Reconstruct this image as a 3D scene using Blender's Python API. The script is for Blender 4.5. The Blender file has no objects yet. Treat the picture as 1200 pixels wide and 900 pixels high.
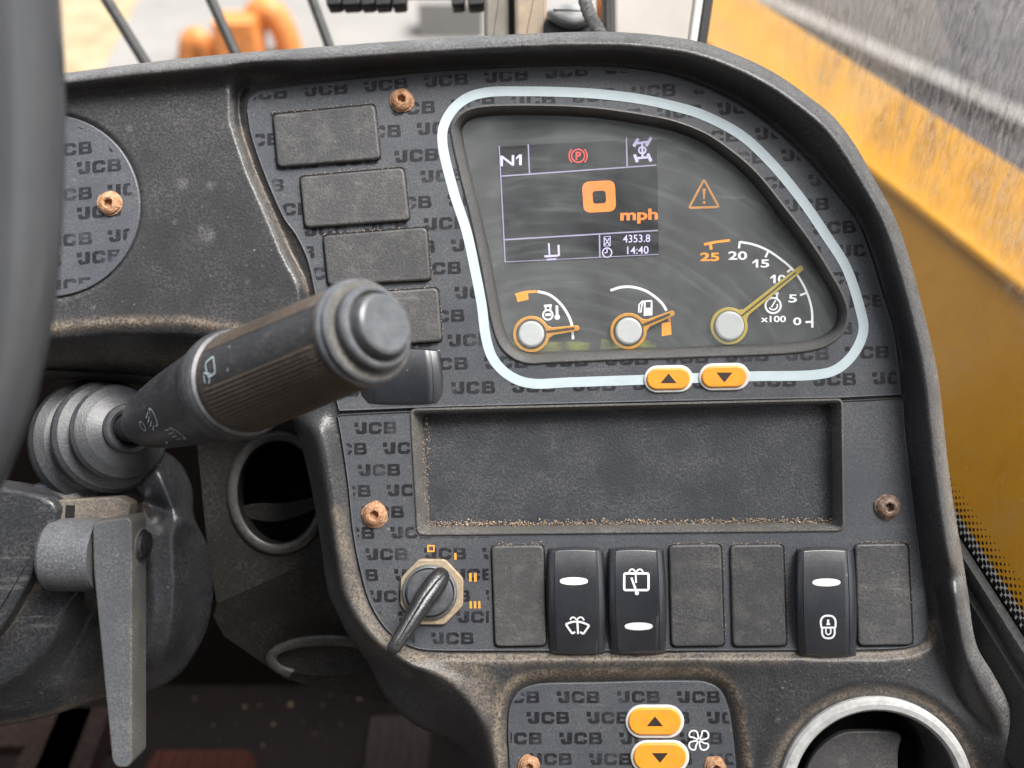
import bpy, math, random
import numpy as np
from mathutils import Vector, Matrix
from mathutils.geometry import tessellate_polygon
random.seed(7); rng = np.random.default_rng(7)
SC = bpy.context.scene; COL = SC.collection
rad = math.radians

# ------------------------------------------------------------------ units
# the dash panel is a plane tilted 50 degrees; lengths on it are counted in steps of 0.36 mm
S = 0.00036
D = 1083.0                      # eye distance from the panel, in those steps
PANEL = Matrix.Rotation(rad(50), 4, 'X')

# ------------------------------------------------------------------ camera
cam = bpy.data.cameras.new('camera'); camo = bpy.data.objects.new('camera', cam); COL.objects.link(camo)
cam.sensor_width = 36; cam.lens = 18 / (600 / D)
cam.clip_start = 0.01; cam.clip_end = 500
camo.matrix_world = PANEL @ Matrix.Translation((0, 0, D * S))
cam.dof.use_dof = True; cam.dof.focus_distance = (D - 5) * S; cam.dof.aperture_fstop = 6.8
SC.camera = camo

# ------------------------------------------------------------------ light
SUN_DIR = Vector((0.42, -0.03, 0.90)).normalized()      # towards the sun
world = bpy.data.worlds.new('World'); SC.world = world; world.use_nodes = True
nt = world.node_tree; bg = nt.nodes['Background']
sky = nt.nodes.new('ShaderNodeTexSky'); sky.sky_type = 'NISHITA'; sky.sun_disc = False
sky.sun_elevation = math.asin(SUN_DIR.z); sky.sun_rotation = math.atan2(SUN_DIR.x, SUN_DIR.y)
sky.air_density = 1.0; sky.dust_density = 4.0; sky.ozone_density = 1.0
desat = nt.nodes.new('ShaderNodeHueSaturation'); desat.inputs['Saturation'].default_value = 0.35
nt.links.new(sky.outputs[0], desat.inputs['Color']); nt.links.new(desat.outputs[0], bg.inputs['Color'])
bg.inputs['Strength'].default_value = 0.078
sun = bpy.data.lights.new('sun', 'SUN'); sun.energy = 2.0; sun.angle = rad(30); sun.color = (1, 0.98, 0.95)
suno = bpy.data.objects.new('sun', sun); COL.objects.link(suno)
suno.rotation_euler = (-SUN_DIR).to_track_quat('-Z', 'Y').to_euler()
SC.view_settings.view_transform = 'Standard'; SC.view_settings.look = 'None'
SC.view_settings.exposure = 1.85; SC.view_settings.gamma = 1
SC.render.engine = 'CYCLES'; SC.cycles.use_denoising = True
SC.cycles.max_bounces = 8; SC.cycles.transparent_max_bounces = 12
SC.cycles.caustics_reflective = False; SC.cycles.caustics_refractive = False

# ------------------------------------------------------------------ materials
def lin(r, g, b):
    f = lambda c: (c / 255 / 12.92) if c <= 10 else ((c / 255 + 0.055) / 1.055) ** 2.4
    return (f(r), f(g), f(b), 1)
class NT:
    def __init__(self, name):
        self.m = bpy.data.materials.new(name); self.m.use_nodes = True
        self.t = self.m.node_tree; self.b = self.t.nodes['Principled BSDF']; self.out = self.t.nodes['Material Output']
        g = self.n('ShaderNodeNewGeometry'); v = self.n('ShaderNodeVectorMath', operation='SCALE')
        v.inputs['Scale'].default_value = 1 / S
        self.l(g.outputs['Position'], v.inputs[0]); self.pos = v.outputs[0]; self.geo = g
    def n(self, typ, **kw):
        n = self.t.nodes.new(typ)
        for k, v in kw.items(): setattr(n, k, v)
        return n
    def l(self, a, b): self.t.links.new(a, b)
    def noise(self, wl, detail=3, rough=0.6, vec=None, scl=None):
        n = self.n('ShaderNodeTexNoise'); n.inputs['Scale'].default_value = 1 / wl
        n.inputs['Detail'].default_value = detail; n.inputs['Roughness'].default_value = rough
        v = vec or self.pos
        if scl:
            m = self.n('ShaderNodeVectorMath', operation='MULTIPLY'); m.inputs[1].default_value = scl
            self.l(v, m.inputs[0]); v = m.outputs[0]
        self.l(v, n.inputs['Vector']); return n.outputs['Fac']
    def ramp(self, fac, a, b, c0=0.0, c1=1.0):
        r = self.n('ShaderNodeMapRange'); r.clamp = True
        for k, v in zip((1, 2, 3, 4), (a, b, c0, c1)): r.inputs[k].default_value = v
        self.l(fac, r.inputs[0]); return r.outputs[0]
    def math(self, op, a, b):
        m = self.n('ShaderNodeMath', operation=op)
        for i, x in enumerate((a, b)):
            if isinstance(x, (int, float)): m.inputs[i].default_value = x
            else: self.l(x, m.inputs[i])
        return m.outputs[0]
    def mix(self, fac, a, b):
        m = self.n('ShaderNodeMix', data_type='RGBA')
        if isinstance(fac, (int, float)): m.inputs[0].default_value = fac
        else: self.l(fac, m.inputs[0])
        for i, x in ((6, a), (7, b)):
            if isinstance(x, tuple): m.inputs[i].default_value = x
            else: self.l(x, m.inputs[i])
        return m.outputs[2]
    def bump(self, h, strength, dist):
        b = self.n('ShaderNodeBump'); b.inputs['Strength'].default_value = strength
        b.inputs['Distance'].default_value = dist * S
        self.l(h, b.inputs['Height']); self.l(b.outputs[0], self.b.inputs['Normal']); return b
    def set(self, k, v):
        if isinstance(v, (int, float, tuple)): self.b.inputs[k].default_value = v
        else: self.l(v, self.b.inputs[k])
DUST = (0.235, 0.217, 0.195, 1)
def scaled(c, k): return (c[0] * k, c[1] * k, c[2] * k, 1)

def plastic(name, col, rough=0.5, grain=2.6, gb=0.5, specks=0.4, blotch=0.35, dustattr=False, film=0.10, dustcol=DUST, spec=0.5, scratch=0.0):
    """dirty moulded plastic: fine grain relief, pale dust in it, specks, blotches of dust film"""
    k = NT(name)
    gr = k.noise(grain, 2, 0.55); big = k.noise(70, 4, 0.65); mid = k.noise(16, 3, 0.6)
    c = k.mix(k.ramp(gr, 0.3, 0.7), scaled(col, 0.80), scaled(col, 1.2))
    f = k.math('MULTIPLY', k.ramp(big, 0.38, 0.72), k.ramp(gr, 0.42, 0.72))
    f = k.math('MULTIPLY', f, blotch)
    f = k.math('ADD', f, film * 0.5)
    c = k.mix(f, c, dustcol)
    if name == 'blank_plastic':
        oi = k.n('ShaderNodeObjectInfo'); c = k.mix(k.ramp(oi.outputs['Random'], 0, 1, 0.0, 0.10), c, (0.22, 0.21, 0.20, 1))
        c = k.mix(k.math('MULTIPLY', k.ramp(k.noise(24, 5, 0.75), 0.5, 0.7), 0.22), c, (0.26, 0.24, 0.21, 1))
    sp = k.noise(4.0, 1, 0.4)
    s = k.math('MULTIPLY', k.ramp(sp, 0.73, 0.78), k.ramp(k.noise(48, 3, 0.6), 0.48, 0.62))
    c = k.mix(k.math('MULTIPLY', s, specks), c, (0.46, 0.40, 0.33, 1))
    r = k.ramp(big, 0.3, 0.7, rough - 0.07, rough + 0.1)
    if scratch:
        st = k.noise(13, 3, 0.6, scl=(0.10, 1.5, 1.5))
        c = k.mix(k.math('MULTIPLY', k.math('MULTIPLY', k.ramp(st, 0.60, 0.72), k.ramp(big, 0.4, 0.6)), scratch), c, (0.4, 0.38, 0.35, 1))
    if dustattr:
        a = k.n('ShaderNodeAttribute'); a.attribute_name = 'dust'
        d = k.math('MULTIPLY', k.math('MULTIPLY', a.outputs['Fac'], k.ramp(k.noise(26, 4, 0.7), 0.30, 0.58, 0.25, 1.0)), k.ramp(k.noise(3.2, 3, 0.7), 0.34, 0.60))
        c = k.mix(d, c, k.mix(k.noise(9, 3), (0.15, 0.112, 0.075, 1), (0.44, 0.35, 0.255, 1)))
        r = k.math('ADD', r, k.math('MULTIPLY', d, 0.4))
        a2 = k.n('ShaderNodeAttribute'); a2.attribute_name = 'film'  # carries grey dust, scuffs and the painted sheen of the edges
        d2 = k.math('MULTIPLY', a2.outputs['Fac'], k.ramp(k.noise(2.6, 3, 0.7), 0.32, 0.66))
        c = k.mix(k.math('MULTIPLY', d2, k.ramp(k.noise(40, 4, 0.7), 0.3, 0.6, 0.4, 1.0)), c, (0.235, 0.228, 0.215, 1))
    k.set('Base Color', c); k.set('Roughness', r); k.set('Specular IOR Level', spec)
    k.bump(k.math('ADD', gr, k.math('MULTIPLY', mid, 0.3)), gb, 1.1)
    return k.m
def simple(name, col, rough=0.5, metal=0.0, var=0.15, wl=20, dirt=0.0, gb=0.0, emit=0.0, spec=0.5, dustcol=DUST):
    k = NT(name); n = k.noise(wl, 4, 0.65)
    c = k.mix(k.ramp(n, 0.3, 0.7), scaled(col, 1 - var), scaled(col, 1 + var))
    if dirt: c = k.mix(k.math('MULTIPLY', k.ramp(k.noise(wl * 0.6, 5, 0.75), 0.42, 0.68), dirt), c, dustcol)
    k.set('Base Color', c); k.set('Roughness', rough); k.set('Metallic', metal); k.set('Specular IOR Level', spec)
    if gb: k.bump(k.noise(wl * 0.15, 3), gb, 1.0)
    if emit: k.set('Emission Color', col); k.set('Emission Strength', emit)
    return k.m

M = {}
M['mould'] = plastic('moulding_plastic', (0.032, 0.032, 0.034, 1), 0.37, 2.8, 0.5, 0.45, 0.26, True, 0.035)
M['fascia'] = plastic('fascia_film', (0.067, 0.072, 0.083, 1), 0.42, 2.2, 0.16, 0.30, 0.20, True, 0.05, dustcol=(0.30, 0.28, 0.25, 1), scratch=0.10)
M['blank'] = plastic('blank_plastic', (0.048, 0.048, 0.050, 1), 0.46, 2.4, 0.42, 0.35, 0.35, False, 0.06, scratch=0.16)
M['tray'] = plastic('tray_plastic', (0.038, 0.041, 0.046, 1), 0.40, 2.4, 0.55, 0.05, 0.34, True, 0.05, dustcol=(0.30, 0.30, 0.30, 1))
M['traywall'] = plastic('tray_wall_plastic', (0.05, 0.048, 0.045, 1), 0.6, 2.6, 0.5, 0.6, 0.75, True, 0.3)
M['rocker'] = plastic('rocker_plastic', (0.018, 0.020, 0.026, 1), 0.36, 2.6, 0.08, 0.30, 0.05, False, 0.02, spec=1.0)
M['rubber'] = plastic('gaiter_rubber', (0.027, 0.029, 0.033, 1), 0.42, 2.6, 0.25, 0.15, 0.25, False, 0.04)
M['column'] = plastic('column_plastic', (0.027, 0.029, 0.033, 1), 0.30, 3.4, 0.22, 0.4, 0.30, True, 0.02, scratch=0.16)
M['lever'] = plastic('lever_plastic', (0.085, 0.091, 0.101, 1), 0.40, 3.0, 0.3, 0.6, 0.42, False, 0.08, scratch=0.06)
M['collar'] = simple('collar_plastic', (0.045, 0.047, 0.052, 1), 0.42, 0, 0.25, 14, 0.30)
M['grip'] = plastic('grip_plastic', (0.060, 0.046, 0.036, 1), 0.34, 3.0, 0.15, 0.3, 0.55, False, 0.10, dustcol=(0.33, 0.245, 0.175, 1))
M['stalk'] = plastic('stalk_plastic', (0.026, 0.027, 0.031, 1), 0.34, 3.0, 0.2, 0.4, 0.35, False, 0.06, scratch=0.2)
M['stalkend'] = simple('stalk_end_plastic', (0.085, 0.092, 0.102, 1), 0.32, 0, 0.25, 14, 0.25)
M['wheel'] = simple('wheel_rubber', (0.055, 0.058, 0.063, 1), 0.22, 0, 0.08, 120, 0.05)
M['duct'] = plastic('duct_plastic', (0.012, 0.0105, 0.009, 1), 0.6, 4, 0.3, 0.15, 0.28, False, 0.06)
M['ductring'] = simple('duct_ring_plastic', (0.075, 0.072, 0.067, 1), 0.38, 0, 0.2, 14, 0.3)
M['black'] = simple('black_plastic', (0.010, 0.010, 0.011, 1), 0.5, 0, 0.3, 20, 0.05)
M['void'] = simple('dark_recess_plastic', (0.006, 0.006, 0.006, 1), 0.8)
M['face'] = simple('dial_face', (0.036, 0.038, 0.038, 1), 0.6, 0, 0.2, 60)
M['tub'] = plastic('dial_surround_plastic', (0.075, 0.075, 0.075, 1), 0.42, 2.4, 0.3, 0.2, 0.3, False, 0.10)
M['screen'] = simple('screen_glass', (0.010, 0.010, 0.012, 1), 0.12)
M['screen'].node_tree.nodes['Principled BSDF'].inputs['Emission Color'].default_value = (0.5, 0.42, 0.6, 1); M['screen'].node_tree.nodes['Principled BSDF'].inputs['Emission Strength'].default_value = 0.0012
M['stripe'] = simple('pale_stripe_print', (0.50, 0.585, 0.61, 1), 0.55, 0, 0.05, 25, 0.14, dustcol=(0.3, 0.3, 0.3, 1))
M['white'] = simple('white_print', lin(238, 240, 240), 0.5, 0, 0.03)
M['dialwhite'] = simple('backlit_white_print', lin(238, 240, 240), 0.5, 0, 0.03, emit=0.10)
M['dialamber'] = simple('backlit_amber_print', lin(255, 160, 20), 0.5, 0, 0.03, emit=0.07)
M['amber'] = simple('amber_print', lin(255, 166, 20), 0.45, 0, 0.05)
M['amberbtn'] = simple('amber_button_plastic', lin(250, 158, 40), 0.42, 0, 0.08, 14, 0.22)
M['btnring'] = simple('button_rim_plastic', lin(216, 214, 208), 0.5, 0, 0.1, 14, 0.25)
M['arrow'] = simple('dark_print', lin(52, 46, 38), 0.5)
M['ignmark'] = simple('worn_amber_print', lin(226, 160, 45), 0.6, 0, 0.2, 6, 0.35)
M['needle'] = simple('amber_needle_plastic', lin(214, 150, 34), 0.3, 0, 0.15, 10)
M['needlecore'] = simple('needle_core_plastic', lin(70, 50, 20), 0.3, 0, 0.3, 10)
M['needle_r'] = simple('pale_needle_plastic', lin(196, 172, 62), 0.3, 0, 0.1, 10)
M['hub'] = simple('needle_hub_plastic', lin(205, 208, 206), 0.4, 0, 0.05)
M['lcd_w'] = simple('lcd_pale', lin(205, 196, 235), 0.5, emit=0.11)
M['lcd_l'] = simple('lcd_line', lin(160, 152, 185), 0.5, emit=0.08)
M['lcd_a'] = simple('lcd_amber', lin(245, 130, 30), 0.5, emit=0.11)
M['lcd_r'] = simple('lcd_red', lin(225, 62, 55), 0.5, emit=0.12)
M['warn'] = simple('warning_amber_dim', lin(205, 140, 60), 0.5, emit=0.05)
M['silver'] = simple('vent_ring_silver', lin(184, 184, 182), 0.42, 0, 0.10, 24, 0.6)
M['brass'] = simple('dusty_nut', (0.40, 0.31, 0.20, 1), 0.6, 0.1, 0.25, 8, 0.5, 0.3)
M['steel'] = simple('ignition_steel', lin(150, 152, 152), 0.32, 0.7, 0.2, 10, 0.35)
M['key'] = plastic('key_plastic', (0.016, 0.016, 0.017, 1), 0.3, 2.5, 0.25, 0.5, 0.15, False, 0.02)
M['bolt'] = simple('black_bolt_metal', (0.02, 0.02, 0.022, 1), 0.22, 0.4, 0.3, 8, 0.1)
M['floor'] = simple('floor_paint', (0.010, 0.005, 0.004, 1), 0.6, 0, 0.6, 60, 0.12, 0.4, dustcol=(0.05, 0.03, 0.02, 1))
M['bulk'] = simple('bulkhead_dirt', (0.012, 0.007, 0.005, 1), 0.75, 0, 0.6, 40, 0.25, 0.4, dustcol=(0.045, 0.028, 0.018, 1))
M['pedal_red'] = simple('red_brown_pedal_rubber', (0.13, 0.036, 0.023, 1), 0.75, 0, 0.35, 8, 0.3, 0.7, dustcol=(0.18, 0.08, 0.055, 1))
M['pedal'] = simple('dark_pedal_rubber', (0.034, 0.018, 0.016, 1), 0.6, 0, 0.3, 10, 0.3, 0.4)
M['frame_red'] = simple('red_brown_frame_paint', (0.026, 0.008, 0.006, 1), 0.7, 0, 0.4, 12, 0.2, 0.4)
M['grit'] = simple('dry_grit', (0.34, 0.25, 0.17, 1), 0.9, 0, 0.4, 8)
M['bar'] = simple('guard_bar_paint', (0.02, 0.02, 0.019, 1), 0.6, 0, 0.15, 20, 0.1)
M['seal'] = plastic('seal_rubber', (0.020, 0.020, 0.020, 1), 0.6, 4, 0.3, 0.3, 0.35, False, 0.1)
M['cabblack'] = plastic('side_panel_plastic', (0.010, 0.010, 0.010, 1), 0.6, 4, 0.3, 0.3, 0.1, False, 0.02)
M['pillar'] = simple('pillar_paint', lin(196, 188, 178), 0.5, 0, 0.05, 80, 0.1)
M['pillaredge'] = simple('pale_edge_trim', lin(232, 232, 225), 0.5, 0, 0.04, 40, 0.1)
M['post_tan'] = simple('dusty_tan_post', lin(158, 138, 116), 0.65, 0, 0.18, 26, 0.5)
M['post_grey'] = simple('dusty_grey_post', lin(120, 112, 102), 0.6, 0, 0.2, 26, 0.4)
M['lampgrey'] = simple('lamp_cap_plastic', lin(186, 186, 182), 0.5, 0, 0.08, 20, 0.2)
M['hose'] = simple('hose_rubber', (0.035, 0.035, 0.034, 1), 0.55, 0, 0.4, 10, 0.7)
M['orange'] = simple('orange_paint', (0.62, 0.19, 0.02, 1), 0.5, 0, 0.35, 90, 0.55, dustcol=(0.33, 0.24, 0.18, 1))
M['concrete'] = simple('pale_concrete', (0.215, 0.205, 0.19, 1), 0.85, 0, 0.12, 1500, 0.1)
M['ceiling'] = simple('headliner_cloth', (0.10, 0.10, 0.10, 1), 0.9)

def painted_glow():  # see-through patchy glow that paints spilled backlight
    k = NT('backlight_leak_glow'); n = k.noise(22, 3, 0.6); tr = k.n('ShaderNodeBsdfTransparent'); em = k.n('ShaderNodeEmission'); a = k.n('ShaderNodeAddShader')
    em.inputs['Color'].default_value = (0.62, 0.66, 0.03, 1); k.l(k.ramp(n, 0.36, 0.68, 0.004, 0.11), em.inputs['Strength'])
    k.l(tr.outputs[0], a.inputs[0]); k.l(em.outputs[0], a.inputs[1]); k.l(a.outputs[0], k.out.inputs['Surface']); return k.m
M['leak'] = painted_glow()
def rust():
    k = NT('rusted_screw')
    n = k.noise(7, 5, 0.7); n2 = k.noise(3, 3, 0.6)
    c = k.mix(k.ramp(n, 0.35, 0.65), (0.22, 0.10, 0.045, 1), (0.52, 0.29, 0.16, 1))
    c = k.mix(k.ramp(n2, 0.55, 0.75), c, (0.62, 0.42, 0.30, 1))
    k.set('Base Color', c); k.set('Roughness', 0.85); k.bump(n2, 0.9, 2.0); return k.m
def rust_dark():
    k = NT('brown_dirty_screw')
    n = k.noise(7, 5, 0.7)
    c = k.mix(k.ramp(n, 0.35, 0.65), (0.10, 0.06, 0.045, 1), (0.32, 0.22, 0.16, 1))
    k.set('Base Color', c); k.set('Roughness', 0.6); k.set('Metallic', 0.3); k.bump(n, 0.7, 2.0); return k.m
M['rust'] = rust(); M['rustdark'] = rust_dark()

def printmat():
    """dark lettering print, worn away in blotches"""
    k = NT('worn_lettering_print')
    n = k.noise(45, 4, 0.6); n2 = k.noise(4, 3, 0.7)
    tr = k.n('ShaderNodeBsdfTransparent'); mx = k.n('ShaderNodeMixShader')
    f = k.math('ADD', k.ramp(n, 0.30, 0.56), k.ramp(n2, 0.35, 0.8, -0.30, 0.25))
    f = k.ramp(f, 0, 1, 0.25, 0.80)
    k.set('Base Color', (0.012, 0.012, 0.016, 1)); k.set('Roughness', 0.5)
    k.l(f, mx.inputs[0]); k.l(tr.outputs[0], mx.inputs[1]); k.l(k.b.outputs[0], mx.inputs[2])
    k.l(mx.outputs[0], k.out.inputs['Surface']); return k.m
M['print'] = printmat()

def schlick(k):
    lw = k.n('ShaderNodeLayerWeight'); lw.inputs['Blend'].default_value = 0.5
    return k.math('ADD', k.math('MULTIPLY', k.math('POWER', lw.outputs['Facing'], 5.0), 0.95), 0.045)
def lensmat():
    """clear cover with a wiped film of dust in arcs"""
    k = NT('dusty_clear_lens')
    tr = k.n('ShaderNodeBsdfTransparent'); df = k.n('ShaderNodeBsdfDiffuse'); gl = k.n('ShaderNodeBsdfGlossy')
    df.inputs['Color'].default_value = (0.46, 0.49, 0.49, 1); gl.inputs['Roughness'].default_value = 0.10
    pv = PANEL @ Vector((60, -110, -13))
    sb = k.n('ShaderNodeVectorMath', operation='SUBTRACT'); sb.inputs[1].default_value = pv; k.l(k.pos, sb.inputs[0])
    ln_ = k.n('ShaderNodeVectorMath', operation='LENGTH'); k.l(sb.outputs[0], ln_.inputs[0])
    sx = k.n('ShaderNodeSeparateXYZ'); k.l(k.pos, sx.inputs[0]); cb_ = k.n('ShaderNodeCombineXYZ')
    k.l(ln_.outputs['Value'], cb_.inputs[0]); k.l(k.math('MULTIPLY', sx.outputs[0], 0.10), cb_.inputs[1])
    wv = k.noise(75, 4, 0.6); st = k.noise(10, 4, 0.65, vec=cb_.outputs[0]); sp = k.noise(4, 1, 0.5)
    f = k.math('ADD', k.ramp(wv, 0.32, 0.70, 0.06, 0.20), k.ramp(st, 0.48, 0.74, 0.0, 0.10))
    f = k.math('ADD', f, k.ramp(sp, 0.74, 0.8, 0, 0.12))
    s1 = k.noise(3.0, 2, 0.6, scl=(0.03, 1.0, 0.55)); f = k.math('ADD', f, k.math('MULTIPLY', k.ramp(s1, 0.66, 0.74, 0, 0.10), k.ramp(wv, 0.45, 0.6)))
    m1 = k.n('ShaderNodeMixShader'); m2 = k.n('ShaderNodeMixShader')
    k.l(f, m1.inputs[0]); k.l(tr.outputs[0], m1.inputs[1]); k.l(df.outputs[0], m1.inputs[2])
    k.l(schlick(k), m2.inputs[0]); k.l(m1.outputs[0], m2.inputs[1]); k.l(gl.outputs[0], m2.inputs[2])
    k.l(m2.outputs[0], k.out.inputs['Surface']); return k.m
M['lens'] = lensmat()

def panemat():
    """window glass: rain streaked grime on the upper part, few specks below"""
    k = NT('grimy_window_glass')
    tr = k.n('ShaderNodeBsdfTransparent'); df = k.n('ShaderNodeBsdfDiffuse'); tl = k.n('ShaderNodeBsdfTranslucent'); gl = k.n('ShaderNodeBsdfGlossy')
    df.inputs['Color'].default_value = (0.22, 0.205, 0.195, 1); tl.inputs['Color'].default_value = (0.24, 0.21, 0.19, 1)
    gl.inputs['Roughness'].default_value = 0.03
    st = k.noise(9, 4, 0.65, scl=(1, 1, 0.13)); bl = k.noise(130, 5, 0.65); fine = k.noise(4, 2, 0.6); sm = k.noise(34, 5, 0.7, scl=(1, 1, 0.45))
    sx = k.n('ShaderNodeSeparateXYZ'); k.l(k.pos, sx.inputs[0])
    hgt = k.math('ADD', sx.outputs[2], k.ramp(bl, 0.3, 0.7, -45, 45))
    up = k.ramp(hgt, 75, 150)
    f = k.math('ADD', k.math('MULTIPLY', k.ramp(st, 0.45, 0.75), 0.16), k.math('MULTIPLY', k.ramp(sm, 0.36, 0.66), 0.42))
    f = k.math('MULTIPLY', k.math('ADD', f, 0.13), up)
    f = k.math('ADD', f, k.ramp(k.noise(4.5, 3, 0.7), 0.62, 0.76, 0, 0.35)); f = k.math('ADD', f, 0.02)
    dc = k.mix(k.ramp(k.noise(7, 4, 0.7, scl=(1, 1, 0.35)), 0.35, 0.62), (0.035, 0.03, 0.027, 1), (0.20, 0.185, 0.175, 1)); k.l(dc, df.inputs['Color']); k.l(dc, tl.inputs['Color'])
    a = k.n('ShaderNodeAddShader'); k.l(df.outputs[0], a.inputs[0]); k.l(tl.outputs[0], a.inputs[1])
    m1 = k.n('ShaderNodeMixShader'); k.l(f, m1.inputs[0]); k.l(tr.outputs[0], m1.inputs[1]); k.l(a.outputs[0], m1.inputs[2])
    m2 = k.n('ShaderNodeMixShader'); k.l(schlick(k), m2.inputs[0]); k.l(m1.outputs[0], m2.inputs[1]); k.l(gl.outputs[0], m2.inputs[2])
    k.l(m2.outputs[0], k.out.inputs['Surface']); return k.m
M['pane'] = panemat()
def yellow():
    k = NT('yellow_machine_paint')
    n = k.noise(90, 4, 0.6); sp = k.noise(6, 2, 0.5)
    c = k.mix(k.ramp(n, 0.3, 0.7), (0.37, 0.168, 0.0015, 1), (0.42, 0.196, 0.002, 1))
    c = k.mix(k.math('MULTIPLY', k.ramp(sp, 0.70, 0.76), 0.5), c, (0.5, 0.4, 0.25, 1))
    c = k.mix(k.math('MULTIPLY', k.ramp(k.noise(260, 5, 0.7), 0.52, 0.66), 0.35), c, (0.34, 0.20, 0.06, 1))
    k.set('Base Color', c); k.set('Roughness', 0.32); k.bump(n, 0.05, 4); return k.m
M['yellow'] = yellow()
def groundmat():
    k = NT('dry_sandy_ground'); n = k.noise(700, 5, 0.65); n2 = k.noise(180, 4, 0.6)
    c = k.mix(k.ramp(n, 0.35, 0.65), (0.25, 0.185, 0.105, 1), (0.36, 0.285, 0.18, 1))
    c = k.mix(k.math('MULTIPLY', k.ramp(n2, 0.6, 0.7), 0.3), c, (0.20, 0.20, 0.08, 1))
    k.set('Base Color', c); k.set('Roughness', 0.9); return k.m
M['ground'] = groundmat()
M['asphalt'] = simple('wet_grey_asphalt', (0.036, 0.035, 0.036, 1), 0.45, 0, 0.5, 900, 0.3, dustcol=(0.10, 0.075, 0.055, 1))

# ------------------------------------------------------------------ geometry helpers (panel steps: u right, v up, w to the eye)
def P(px, py, w=0.0):
    k = (D - w) / D
    return Vector(((px - 600) * k, (450 - py) * k, w))
def catmull(pts, closed=False, spacing=4.0):
    pts = [np.array(p, float) for p in pts]; n = len(pts); out = []
    segs = n if closed else n - 1
    for i in range(segs):
        p0 = pts[(i - 1) % n] if closed or i > 0 else pts[0]
        p1 = pts[i]; p2 = pts[(i + 1) % n]
        p3 = pts[(i + 2) % n] if closed or i + 2 < n else pts[-1]
        # centripetal keeps corners tidy
        d1 = max(np.linalg.norm((p1 - p0)[:2]), 1e-6) ** .5; d2 = max(np.linalg.norm((p2 - p1)[:2]), 1e-6) ** .5; d3 = max(np.linalg.norm((p3 - p2)[:2]), 1e-6) ** .5
        m1 = (p2 - p1) + d2 * ((p1 - p0) / d1 - (p2 - p0) / (d1 + d2)) if np.any(p0 != p1) else (p2 - p1)
        m2 = (p2 - p1) + d2 * ((p3 - p2) / d3 - (p3 - p1) / (d2 + d3)) if np.any(p3 != p2) else (p2 - p1)
        k = max(1, int(np.linalg.norm((p2 - p1)[:2]) / spacing))
        for j in range(k):
            t = j / k
            out.append((2*t**3 - 3*t**2 + 1) * p1 + (t**3 - 2*t**2 + t) * m1 + (-2*t**3 + 3*t**2) * p2 + (t**3 - t**2) * m2)
    if not closed: out.append(pts[-1])
    return [tuple(p) for p in out]
def rpoly(corners, r, seg=5):
    out = []; n = len(corners)
    for i in range(n):
        a, b, c = (Vector(corners[(i + k) % n][:2]) for k in (-1, 0, 1))
        rr = r[i] if isinstance(r, (list, tuple)) else r
        d1 = (a - b); d2 = (c - b); q = min(rr, d1.length * .49, d2.length * .49)
        p1 = b + d1.normalized() * q; p2 = b + d2.normalized() * q
        for j in range(seg + 1):
            t = j / seg
            out.append(tuple((1 - t) ** 2 * p1 + 2 * t * (1 - t) * b + t * t * p2))
    return out
def resample(pts, n, closed=True):
    p = np.array([q[:2] for q in pts], float)
    if closed: p = np.vstack([p, p[:1]])
    d = np.concatenate([[0], np.cumsum(np.linalg.norm(np.diff(p, axis=0), axis=1))])
    t = np.linspace(0, d[-1], n, endpoint=not closed)
    return [tuple(x) for x in np.stack([np.interp(t, d, p[:, 0]), np.interp(t, d, p[:, 1])], 1)]
def area2(pts): return 0.5 * sum(a[0] * b[1] - b[0] * a[1] for a, b in zip(pts, pts[1:] + pts[:1]))
def offset(pts, d, closed=True):
    """move a closed outline inward by d (any orientation); open line: to its left hand as drawn in y-down pictures"""
    p = np.array([q[:2] for q in pts], float); n = len(p)
    if closed:
        e = np.roll(p, -1, 0) - p; e /= np.maximum(np.linalg.norm(e, axis=1, keepdims=True), 1e-9)
        s = 1 if area2([tuple(x) for x in p]) > 0 else -1
        nr = np.stack([-e[:, 1], e[:, 0]], 1) * s
        m = nr + np.roll(nr, 1, 0)
    else:
        e = np.diff(p, axis=0); e /= np.maximum(np.linalg.norm(e, axis=1, keepdims=True), 1e-9)
        nr = np.stack([-e[:, 1], e[:, 0]], 1); m = np.vstack([nr[:1] * 2, nr[1:] + nr[:-1], nr[-1:] * 2])
    L = np.maximum((m ** 2).sum(1, keepdims=True), 0.8)
    return [tuple(x) for x in p + m * 2 * d / L]

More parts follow.
